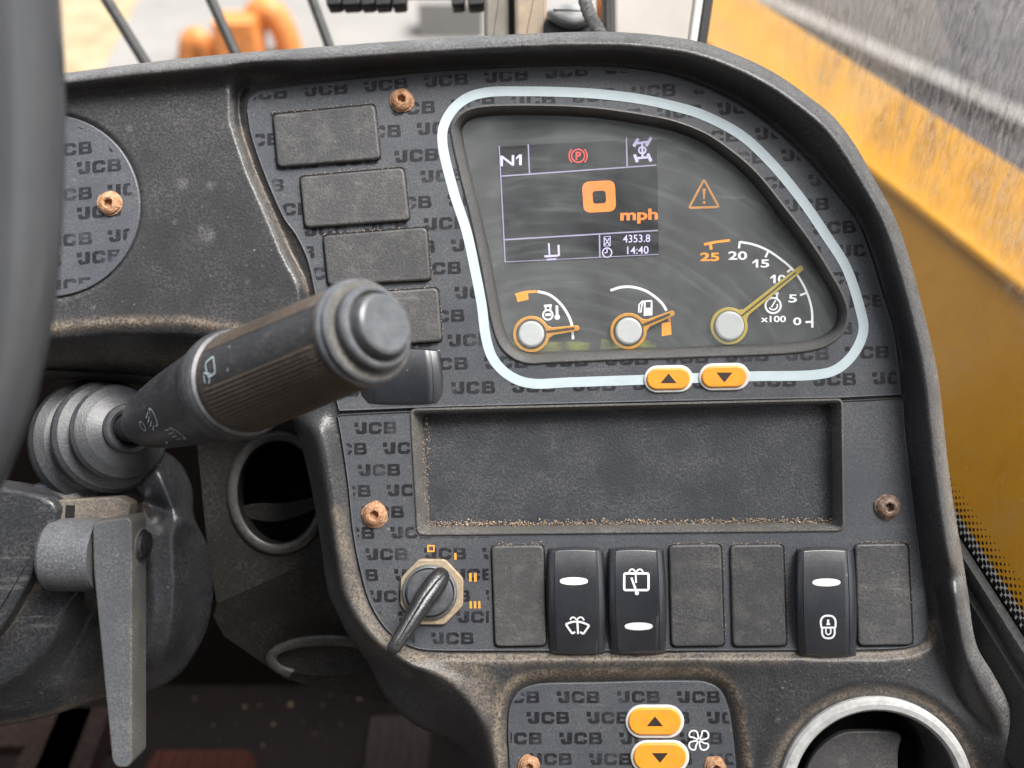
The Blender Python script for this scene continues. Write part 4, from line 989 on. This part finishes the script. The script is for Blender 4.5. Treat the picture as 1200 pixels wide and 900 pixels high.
# ------------------------------------------------------------------ multi function stalk
stk = thing('control_stalk', 'thick ribbed wiper and lamp stalk with grey end button pointing up from the column', 'control stalk', P(150, 503, -40))
B0 = P(150, 503, -40); T0 = P(452, 379, 300); AX = (T0 - B0).normalized(); LEN = (T0 - B0).length
view = (Vector((0, 0, D)) - (B0 + AX * 350)).normalized(); EV = (view - AX * view.dot(AX)).normalized(); EU = (AX.cross(EV)); EU = EU if EU.y > 0 else -EU
m = MB(); m.lathe(B0, AX, [(-150, 60), (-118, 72), (-104, 80), (-92, 82), (-82, 80), (-76, 70), (-72, 60), (-68, 59), (-62, 66), (-56, 70.5), (-48, 71), (-42, 67), (-38, 56), (-36, 50), (-33, 50), (-31, 55), (-27, 59), (-21, 60), (-16, 57), (-10, 46), (-5, 34), (-3, 29), (-1, 30.5), (3, 31), (6, 29), (6, 24), (3, 20), (-3, 17)], 72)
gt = m.build('gaiter', M['rubber'], stk, angle=75)
prof = [(-8, 17), (18, 18), (26, 19), (32, 21), (40, 26), (58, 32), (95, 39), (140, 44.5), (190, 49), (228, 52), (242, 54)]
m = MB(); m.lathe(B0, AX, prof, 72); nk = m.build('neck', M['stalk'], stk, angle=50)
m = MB(); m.lathe(B0, AX, [(236, 51.5), (240, 54.5), (247, 57), (256, 58.2), (265, 57.5), (271, 55.5), (273, 50)], 80); m.build('collar', M['collar'], stk, angle=60)
bodyr = lambda t: 53 - (t - 272) * 6.5 / (LEN - 42 - 272)
def ang_of(th):   # lathe angle -> angle from the eye side, positive to the top
    return math.atan2(math.sin(th), math.cos(th))
def ribf(t, th):
    if t < 278 or t > LEN - 42: return 0
    a = math.degrees(ang_of(th))
    if 10 < a < 52: return -.9
    if a > 52 and a < 58: return .4
    if -150 < a <= 10: return 0.5 * math.copysign(1, math.sin(th * 76))
    return 0
prof = [(270, 50)] + [(t, bodyr(t)) for t in np.linspace(276, LEN - 42, 12)] + [(LEN - 40, bodyr(LEN - 41) - 2), (LEN - 38, 44)]
# eye-facing basis for the lathe so that angles count from the eye side up
class _L(MB): pass
def lathe_basis(mb, prof, n, ribs=None, mat=0):
    rings = [[B0 + AX * t + (EV * math.cos(2*math.pi*j/n) + EU * math.sin(2*math.pi*j/n)) * (r + (ribs(t, 2*math.pi*j/n) if ribs else 0)) for j in range(n)] for t, r in prof]
    fl = EV.cross(EU).dot(AX) < 0
    mb.loft(rings, mat, flip=fl)
m = MB(); lathe_basis(m, prof, 608, ribf); m.build('grip', M['grip'], stk, angle=80)
def on_body(t, deg, lift=.5):
    a = rad(deg); return B0 + AX * t + (EV * math.cos(a) + EU * math.sin(a)) * ((bodyr(t) if t > 272 else np.interp(t, [32, 58, 95, 140, 190, 242], [21, 32, 39, 44.5, 49, 54])) + lift)
m = MB()                                              # smooth band along the grip
tt_ = np.linspace(275, LEN - 43, 30); rr_ = []
for dg in np.linspace(10, 52, 12): rr_.append([on_body(t, dg, -.3) for t in tt_])
m.loft(rr_, 0, close=False, flip=True); m.build('smooth_band', M['stalk'], stk)
L0 = LEN - 40
m = MB(); m.lathe(B0, AX, [(L0, 44), (L0 + 1, 46.5), (L0 + 4, 48), (L0 + 8, 48), (L0 + 10, 46.5), (L0 + 10.5, 44.5), (L0 + 12, 44.5), (L0 + 13, 46.5), (L0 + 16, 46.5), (L0 + 18, 44.5), (L0 + 18.5, 36)], 80, mats=[0, 0, 0, 0, 0, 1, 0, 0, 0, 1]); m.f = m.f[:-1]; m.mi = m.mi[:-1]; m.build('end_ring', [M['stalkend'], M['traywall']], stk, angle=50)
m = MB(); m.lathe(B0, AX, [(L0 + 12, 37.5), (L0 + 26, 37.5), (L0 + 29, 36.8), (L0 + 31, 35), (L0 + 31.5, 32), (L0 + 29, 31), (L0 + 27, 28)], 80, mats=[1, 0, 0, 0, 0, 2]); m.build('button_sleeve', [M['stalkend'], M['stalk'], M['traywall']], stk, angle=50)
m = MB(); m.lathe(B0, AX, [(L0 + 24, 28), (L0 + 37, 27.5), (L0 + 40, 26.5), (L0 + 41.5, 24), (L0 + 41, 15), (L0 + 40.6, 0)], 72); m.build('end_button', M['stalkend'], stk, angle=50)
m = MB()
def out2(nm):
    global m
    m.build(nm, M['stripe'], stk); m = MB()
def sym(pts, wd, t0, a0, sc=1.0, closed=False):      # small print on the round surface; x along the stalk, y up in steps
    def f(x, y):
        t = t0 + x; r = bodyr(t) if t > 272 else 45
        return on_body(t, a0 + math.degrees(y / r), .35)
    m.ribbon(pts, wd, mapf=f, closed=closed)
sym(rpoly([(0, 8), (14, 12), (20, -6), (6, -8)], 4, 4), 1.8, 292, 27, closed=True); sym([(2, 0), (14, -3), (9, -12)], 1.6, 288, 25); sym([(-2, -4), (-1, -12)], 1.6, 292, 27)
out2('wiper_symbol')
sym([(34, -12), (34, 14)], 1.0, 298, 30); out2('index_line')
sym(arc(0, 0, 10, -90, 90, 12) + [(0, 10), (0, 0)], 1.8, 156, 2, closed=True)
for q in (-8, -3, 2, 7): sym([(-4, q), (-14, q - 5)], 1.5, 156, 2)
out2('headlamp_symbol')
sym(arc(0, 0, 9, -90, 90, 12) + [(0, 9), (0, 0)], 1.7, 182, -30, closed=True)
for q in (-7, -2, 3, 8): sym([(-4, q), (-14, q)], 1.4, 182, -30)
out2('headlamp_symbol')
sym(arc(0, 0, 6, 0, 360, 14)[:-1], 1.4, 122, -4, closed=True); sym([(-5, 0), (6, 4)], 1.6, 138, -44)
m.build('lamp_symbol', M['stripe'], stk)

# ------------------------------------------------------------------ steering wheel, close to the eye
sw = thing('steering_wheel', 'grey steering wheel rim passing close along the left edge', 'steering wheel', P(-260, 260, 420))
m = MB(); pts = []
path = catmull([(-10, -160), (-2, -60), (8, 40), (12, 130), (12, 220), (8, 310), (-4, 400), (-24, 480), (-56, 560), (-100, 640), (-160, 720)], False, 12)
for i, (x, y) in enumerate(path): pts.append(P(x, y, 470 - 80 * i / len(path)))
m.tube(pts, [36 - 4 * i / len(pts) for i in range(len(pts))], 28); m.build('rim', M['wheel'], sw, angle=80)

# ------------------------------------------------------------------ things under the dash
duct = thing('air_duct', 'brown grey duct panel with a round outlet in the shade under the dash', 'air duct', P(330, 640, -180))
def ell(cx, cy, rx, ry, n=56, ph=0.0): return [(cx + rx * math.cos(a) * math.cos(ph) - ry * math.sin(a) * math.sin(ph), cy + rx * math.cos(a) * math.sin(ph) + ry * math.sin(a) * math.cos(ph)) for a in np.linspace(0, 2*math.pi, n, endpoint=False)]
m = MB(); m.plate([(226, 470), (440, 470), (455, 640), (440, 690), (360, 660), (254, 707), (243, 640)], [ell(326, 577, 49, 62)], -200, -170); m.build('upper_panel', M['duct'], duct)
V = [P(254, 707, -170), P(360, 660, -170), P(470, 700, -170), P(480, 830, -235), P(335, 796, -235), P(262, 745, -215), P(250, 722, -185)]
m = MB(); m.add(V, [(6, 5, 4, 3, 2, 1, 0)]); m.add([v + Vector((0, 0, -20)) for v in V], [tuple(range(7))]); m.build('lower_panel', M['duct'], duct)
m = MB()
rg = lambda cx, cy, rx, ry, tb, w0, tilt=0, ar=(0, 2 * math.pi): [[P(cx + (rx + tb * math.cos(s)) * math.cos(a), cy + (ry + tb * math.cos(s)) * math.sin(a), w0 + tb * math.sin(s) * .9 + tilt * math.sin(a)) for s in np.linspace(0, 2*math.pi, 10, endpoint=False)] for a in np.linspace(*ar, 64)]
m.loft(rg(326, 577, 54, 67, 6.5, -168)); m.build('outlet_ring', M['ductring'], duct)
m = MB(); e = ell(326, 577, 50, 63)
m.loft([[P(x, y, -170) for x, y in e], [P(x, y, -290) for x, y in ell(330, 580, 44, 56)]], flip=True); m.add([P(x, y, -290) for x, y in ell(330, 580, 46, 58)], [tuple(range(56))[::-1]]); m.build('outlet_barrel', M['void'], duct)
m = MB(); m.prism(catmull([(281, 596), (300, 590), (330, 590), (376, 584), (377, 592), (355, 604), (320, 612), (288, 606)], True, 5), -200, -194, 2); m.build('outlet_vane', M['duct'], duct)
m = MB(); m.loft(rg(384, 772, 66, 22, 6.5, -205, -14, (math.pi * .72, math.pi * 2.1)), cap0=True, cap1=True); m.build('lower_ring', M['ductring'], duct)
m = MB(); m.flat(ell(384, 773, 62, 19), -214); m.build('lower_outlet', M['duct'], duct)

# ------------------------------------------------------------------ cab shell (world metres)
FZ = -0.62
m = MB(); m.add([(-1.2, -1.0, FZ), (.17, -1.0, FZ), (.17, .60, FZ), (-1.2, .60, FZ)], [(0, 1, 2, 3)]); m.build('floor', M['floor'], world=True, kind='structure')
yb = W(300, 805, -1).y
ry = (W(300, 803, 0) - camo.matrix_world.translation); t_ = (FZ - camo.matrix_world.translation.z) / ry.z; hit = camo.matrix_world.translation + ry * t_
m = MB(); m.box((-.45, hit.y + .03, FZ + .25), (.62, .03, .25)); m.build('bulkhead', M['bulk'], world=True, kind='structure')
def floor_at(px, py, z=FZ):
    c = camo.matrix_world.translation; r_ = W(px, py, 0) - c; return c + r_ * ((z - c.z) / r_.z)
# grit on the floor
m = MB()
for px, py, s in [(287, 828, 5), (340, 826, 8), (304, 826, 3), (320, 849, 4), (378, 826, 4), (388, 815, 3), (421, 818, 5), (228, 818, 4), (368, 860, 3), (308, 873, 3), (250, 850, 3), (400, 850, 2.5), (355, 845, 2)] + [(random.uniform(180, 520), random.uniform(815, 900), random.uniform(.8, 2)) for _ in range(26)]:
    c = floor_at(px, py); s *= S * 1.1
    V = [c + Vector((random.uniform(.6, 1.1) * s * math.cos(a), random.uniform(.6, 1.6) * s * math.sin(a), 0)) for a in np.linspace(0, 6.28, 6, endpoint=False)]
    m.add(V + [c + Vector((0, 0, s * .8))], [(i, (i + 1) % 6, 6) for i in range(6)])
tag(m.build('grit', M['grit'], world=True, kind='stuff'), 'pale crumbs of dry soil scattered on the dark cab floor', 'grit')
# pedals
def pedal(name, label, px0, py0, px1, py1, z, mat, ribs, group=None):
    a, b = floor_at(px0, py0, z), floor_at(px1, py1, z); cx, w_ = (a.x + b.x) / 2, abs(b.x - a.x) / 2
    y1 = max(a.y, b.y); ln_ = abs(a.y - b.y)
    t = thing(name, label, 'pedal', Vector((cx, y1 - ln_ / 2, z)), group, world=True)
    m = MB(); r = min(w_ * .45, .02)
    out = rpoly([(cx - w_, y1 - ln_), (cx + w_, y1 - ln_), (cx + w_, y1), (cx - w_, y1)], r, 5)
    m.loft([[(x, y, z - .012) for x, y in out], [(x, y, z - .003) for x, y in out], [(x, y, z) for x, y in offset(out, .003)]], cap1=True)
    pd = m.build('pad', M[mat], t, world=True)
    m = MB()
    for i in range(ribs):
        x = cx - w_ * .8 + 1.6 * w_ * i / max(1, ribs - 1); m.box((x, y1 - ln_ / 2, z + .0012), (w_ * .055, ln_ / 2 * .9, .0014))
    m.build('tread_ribs', M[mat], pd, world=True)
    m = MB(); m.tube([(cx, y1 - ln_ * .5, z - .006), (cx, y1 - ln_ * .5 - .01, z - .05), (cx, y1 - ln_ * .5 - .01, z - .095)], .009, 10); m.build('pedal_arm', M['black'], t, world=True)
pedal('brake_pedal', 'red brown worn rubber pedal pad at the bottom left beside the lever', 176, 876, 279, 985, FZ + .10, 'pedal_red', 7)
pedal('accelerator_pedal', 'narrow dark ribbed pedal standing below the console edge', 430, 836, 497, 985, FZ + .10, 'pedal', 6)
# red brown pedal box frame, bottom left corner
fr = thing('pedal_frame', 'red brown painted steel frame below the steering column', 'frame', floor_at(60, 880, FZ + .12), world=True)
zf = FZ + .12
for k_, (x0, x1, ya, yb_) in enumerate([(56, 64, 838, 960), (78, 88, 838, 960)]):
    a, b = floor_at(x0, ya, zf), floor_at(x1, yb_, zf); m = MB(); m.box(((a.x + b.x) / 2, (a.y + b.y) / 2, zf), (abs(b.x - a.x) / 2 + .002, abs(a.y - b.y) / 2, .012)); m.build('upright', M['frame_red'], fr, world=True)
a, b = floor_at(-60, 846, zf), floor_at(130, 856, zf); m = MB(); m.box(((a.x + b.x) / 2, (a.y + b.y) / 2, zf - .02), (abs(b.x - a.x) / 2, .012, .008)); m.build('cross_rail', M['frame_red'], fr, world=True)

# ------------------------------------------------------------------ windscreen side
GZ = -2.0
def ground_at(px, py, z=GZ): return floor_at(px, py, z)
m = MB(); m.add([(-120, -60, GZ), (160, -60, GZ), (160, 220, GZ), (-120, 220, GZ)], [(0, 1, 2, 3)]); m.build('ground', M['ground'], world=True, kind='structure')
a = ground_at(232, 90); b = ground_at(225, -120)
m = MB(); m.add([(a.x, 1.2, GZ + .02), (1.2, 1.2, GZ + .02), (1.2, 30, GZ + .02), (b.x - 2.5, 30, GZ + .02), (b.x, b.y, GZ + .02)], [(0, 1, 2, 3, 4)]); m.build('pavement', M['concrete'], world=True, kind='structure')
m = MB(); m.add([(1.25, -8, GZ + .025), (40, -8, GZ + .025), (40, 40, GZ + .025), (1.25, 40, GZ + .025)], [(0, 1, 2, 3)]); m.build('road', M['asphalt'], world=True, kind='structure')

guard = thing('window_guard', 'row of dark upright guard bars outside the windscreen', 'guard', P(250, 20, -700))
for (x0, y0, x1, y1, wd) in [(88, -60, 199, 120, 10.4), (220, -60, 302, 120, 10), (344, -60, 410, 120, 9.4)]:
    m = MB(); m.tube([P(x0, y0, -700), P((x0 + x1) / 2, (y0 + y1) / 2, -680), P(x1, y1, -660)], wd, 14); m.build('bar', M['bar'], guard)
m = MB(); m.tube([P(30, -60, -705), P(250, -75, -705), P(430, -88, -705)], 9, 12); m.build('top_rail', M['bar'], guard)
m = MB(); m.tube([P(140, 125, -660), P(300, 118, -660), P(440, 112, -660)], 9, 12); m.build('bottom_rail', M['bar'], guard)
# orange attachment on the ground ahead
c = ground_at(290, 66, GZ + .0)
orn = thing('loader_attachment', 'orange painted hooped attachment lying on the ground beyond the guard bars', 'attachment', c, world=True)
k_ = (c - camo.matrix_world.translation).length / D
def hoop(x0, x1, hgt_, y, r, n=20): return [Vector((c.x + (x0 + (x1 - x0) * (1 - math.cos(math.pi * i / (n - 1))) / 2) * k_, c.y + y, GZ + max(.02, hgt_ * math.sin(math.pi * i / (n - 1))))) for i in range(n)]
m = MB(); m.tube(hoop(8, 46, .30, .0, .05), .085, 12); m.build('hoop', M['orange'], orn, world=True)
m = MB(); m.tube(hoop(-56, -34, .15, -.1, .05), .075, 12); m.build('hoop', M['orange'], orn, world=True)
m = MB(); m.box((c.x + 2 * k_, c.y - .15, GZ + .15), (20 * k_, .12, .15)); m.build('block', M['orange'], orn, world=True)
# pale kerb block and dark puddle-like slab further right
c = ground_at(530, 40); kk = (c - camo.matrix_world.translation).length / D
cb = MB(); cb.box((c.x, c.y, GZ + .12), (34 * kk, .12, .12)); tag(cb.build('concrete_block', M['concrete'], world=True), 'pale grey concrete block on the yard beside the tan post', 'block')
# wiper linkage at the top edge
wp = thing('black_strip', 'black strip with a stepped lower edge at the top of the windscreen', 'strip', P(460, -2, -420))
for xs_ in ([382, 398, 400, 420, 422, 437, 439, 456], [459, 474], [529, 543], [548, 566]):
    for x0, x1 in zip(xs_[::2], xs_[1::2]):
        m = MB(); m.prism(rpoly([(x0, -30), (x1 + 1.5, -30), (x1 + 1.5, 5.5), (x0, 7)], [1, 1, 4, 4], 4), -440, -410, 3); m.build('segment', M['black'], wp)
m = MB(); m.prism([(378, -30), (570, -30), (570, -6), (378, -6)], -450, -430, 2); m.build('spine', M['black'], wp)
# posts by the windscreen pillar
def post(name, label, x0, x1, lean, w0, dep, mat, group=None):
    m = MB(); m.prism(rpoly([(x0, -60), (x1, -60), (x1 + lean, 90), (x0 + lean, 90)], 3, 3), w0 - dep, w0, 5); return tag(m.build(name, M[mat], angle=50), label, 'post', group)
post('metal_post', 'narrow dusty grey brown post left of the tan one', 567, 596, 1, -260, 30, 'post_grey')
post('metal_post', 'wide dusty tan metal post standing behind the dash rim', 602, 640, 2, -240, 40, 'post_tan')
m = MB(); m.prism([(594, -60), (604, -60), (605, 90), (595, 90)], -300, -290, 1); tag(m.build('rubber_strip', M['black']), 'black rubber strip filling the gap between the two posts', 'strip')
lampo = thing('capped_housing', 'pale grey rounded cap on a black foot behind the dash rim', 'housing', P(665, 25, -230))
m = MB(); m.prism(catmull([(641, 12), (648, 5), (668, 2), (690, 5), (697, 14), (688, 23), (672, 28), (654, 23)], True, 4), -260, -215, 9, bseg=4); m.build('cap', M['lampgrey'], lampo, angle=60)
m = MB(); m.prism(rpoly([(638, 22), (700, 22), (704, 70), (636, 70)], 6, 4), -265, -235, 5); m.build('foot', M['black'], lampo)
hs = thing('rubber_hose', 'dirty black hose rising out of the dash beside the pillar', 'hose', P(696, 20, -180))
hp_ = [P(x, y, -190 + 4 * i) for i, (x, y) in enumerate(catmull([(680, -40), (684, -5), (690, 15), (699, 32), (712, 56)], False, 3))]
m = MB(); m.tube(hp_, [8.2 + (.9 if i % 2 else -.4) for i in range(len(hp_))], 14); m.build('hose_body', M['hose'], hs, angle=60)
m = MB(); m.prism([(698, -60), (707, -60), (710, 90), (701, 90)], -420, -410, 1); tag(m.build('marker_strip', M['orange']), 'thin orange upright strip seen between hose and pillar', 'strip')
pil = thing('windscreen_pillar', 'wide pale grey cab pillar with a white outer edge', 'pillar', P(770, 10, -300))
m = MB(); m.prism(rpoly([(707, -80), (720, -80), (722, 110), (709, 110)], 3), -330, -292, 4); m.build('inner_seal', M['seal'], pil)
m = MB(); m.prism(rpoly([(717, -80), (826, -80), (800, 110), (719, 110)], [8, 8, 8, 8], 4), -360, -296, 8, bseg=4); m.build('panel', M['pillar'], pil, angle=60)
m = MB(); m.prism(rpoly([(826, -80), (836, -80), (808, 110), (799, 110)], 2), -362, -292, 3); m.build('edge_trim', M['pillaredge'], pil)
m = MB(); m.prism(rpoly([(836, -80), (848, -80), (820, 110), (808, 110)], 2), -368, -296, 3); m.build('outer_seal', M['black'], pil)

# ------------------------------------------------------------------ right side window, world px frame turned with the machine
HD = rad(16.7); FW = Vector((-math.sin(HD), math.cos(HD), 0)); RT = Vector((math.cos(HD), math.sin(HD), 0))
HD2 = rad(7.2); FW2 = Vector((-math.sin(HD2), math.cos(HD2), 0)); RT2 = Vector((math.cos(HD2), math.sin(HD2), 0))
def RP(r, f, z): return (RT2 * r + FW2 * f + Vector((0, 0, z))) * S
def RW(r, f, z): return (RT * r + FW * f + Vector((0, 0, z))) * S       # r right, f forward, z up, in steps
pA = Vector((583, -29, 0)); RG = RT2.dot(pA); FG = FW2.dot(pA); ZG = -236.0
win = thing('side_window', 'grimy rain streaked side window with dotted black border at its lower edge', 'window', RP(RG, FG, ZG), world=True)
m = MB(); m.add([RP(RG, -900, ZG), RP(RG, 1700, ZG), RP(RG, 1700, 1500), RP(RG, -900, 1500)], [(0, 1, 2, 3)]); m.build('pane', M['pane'], win, world=True)
m = MB(); frit = []
for i in range(8):
    rr_ = 4.6 * (1 - i / 9.5)
    for j in range(90):
        f = -520 + j * 11 + (5.5 if i % 2 else 0); z = ZG + 13 + i * 6.2
        m.add([RP(RG - .6, f + rr_ * math.cos(a), z + rr_ * math.sin(a)) for a in np.linspace(0, 6.283, 8, endpoint=False)], [tuple(range(8))])
m.add([RP(RG - .5, -900, ZG), RP(RG - .5, 1000, ZG), RP(RG - .5, 1000, ZG + 10), RP(RG - .5, -900, ZG + 10)], [(0, 1, 2, 3)])
m.build('border_dots', M['black'], win, world=True, kind='stuff')
m = MB()
prof = [(-16, -14), (-18, 0), (-14, 7), (-4, 9), (-1.5, 4), (-1.5, -14)]
m.loft([[RP(RG + a, f, ZG + b) for a, b in prof] for f in (-900, 1000)], cap0=True, cap1=True); m.build('seal', M['seal'], win, world=True)
sp = thing('side_panel', 'black lower cab side panel below the window', 'panel', RP(RG, FG, ZG - 100), world=True)
m = MB(); prof = [(-14, -12), (-24, -16), (-44, -60), (-48, -78), (-44, -84), (-30, -90), (-30, -1500), (30, -1500), (30, -12)]
m.loft([[RP(RG + a, f, ZG + b) for a, b in prof] for f in (-900, 1000)], cap0=True, cap1=True); m.build('trim', M['cabblack'], sp, world=True)
# yellow bonnet beyond the glass
c0 = Vector((1133, 1240, -545)); RB = RT.dot(c0); ZB = -545
bon = thing('engine_bonnet', 'yellow painted engine bonnet outside the side window', 'bonnet', RW(RB, 600, ZB - 400), world=True)
def strip(prof, name, mat, f0=-1800, f1=2750):
    m = MB(); m.loft([[RW(RB + a, f, ZB + b) for a, b in prof] for f in (f0, f1)], close=False); return m.build(name, M[mat], bon, world=True, angle=25)
strip([(-430, -3200), (-430, -760), (0, -14)], 'side_panel', 'yellow')
strip([(0, -14), (-2, -4), (4, 7), (14, 12), (24, 10), (29, 2)], 'edge_bead', 'yellow')
strip([(29, 2), (80, 10), (220, 62), (290, 74), (320, 62), (336, 20), (350, -600)], 'top_panel', 'yellow')
kb = MB(); a, b = ground_at(905, 0, GZ + .1), ground_at(1200, 136, GZ + .1)
d = (b - a).normalized(); nn = Vector((-d.y, d.x, 0)) * .09
A_, B_ = a - d * 6, b + d * 3
kb.add([A_ - nn - Vector((0, 0, .1)), B_ - nn - Vector((0, 0, .1)), B_ - nn, A_ - nn, A_ + nn, B_ + nn, B_ + nn - Vector((0, 0, .1)), A_ + nn - Vector((0, 0, .1))], [(0, 1, 2, 3), (3, 2, 5, 4), (4, 5, 6, 7)])
kb.build('kerb', M['concrete'], world=True, kind='structure')
# unseen cab roof, added to block sky light and cut back for the sun
m = MB(); m.box((-.05, -.98, 1.10), (.95, .36, .03)); m.build('ceiling', M['ceiling'], world=True, kind='structure')

m = MB(); m.box((-.80, -.35, FZ + .35), (.03, .9, .35)); m.build('wall', M['ceiling'], world=True, kind='structure')  # unseen low left door wall, added to darken the floor
m = MB(); m.box((-.3, -1.25, .2), (1.0, .03, .85)); m.build('wall', M['ceiling'], world=True, kind='structure')  # unseen cab rear, added to block light from behind
# grit lying in the tray and along the ledges
m = MB()
def crumb(px, py, w_, s):
    c = P(px, py, w_); k = [random.uniform(.6, 1.3) for _ in range(5)]
    m.add([c + Vector((s * k[i] * math.cos(1.257 * i), s * k[i] * math.sin(1.257 * i), 0)) for i in range(5)] + [c + Vector((random.uniform(-.3, .3) * s, random.uniform(-.3, .3) * s, s * .8))], [(i, (i + 1) % 5, 5) for i in range(5)])
for _ in range(900):
    x = random.uniform(504, 978); crumb(x, 614.5 - (x - 504) * .009 + random.gauss(0, 2.0), -20 + random.uniform(0, 4), random.uniform(.5, 1.3) * (1.6 if random.random() < .06 else 1))
for _ in range(160):
    crumb(495 + random.gauss(0, 1.5) + random.uniform(0, 1) * 8, random.uniform(490, 612), -17 + random.uniform(0, 5), random.uniform(.4, .9))
for q in blanksU + blanksL:
    for _ in range(40):
        t = random.random(); crumb(q[0][0] + (q[1][0] - q[0][0]) * t, q[0][1] + (q[1][1] - q[0][1]) * t - abs(random.gauss(1.5, 1.2)), .3, random.uniform(.4, 1.0))
    for _ in range(25):
        t = random.random(); crumb(q[1][0] + (q[2][0] - q[1][0]) * t + abs(random.gauss(1.5, 1.0)), q[1][1] + (q[2][1] - q[1][1]) * t, .3, random.uniform(.4, .9))
tag(m.build('dry_dirt', M['grit'], kind='stuff'), 'dry sandy dirt caught along the tray ledge and plate edges', 'dirt')
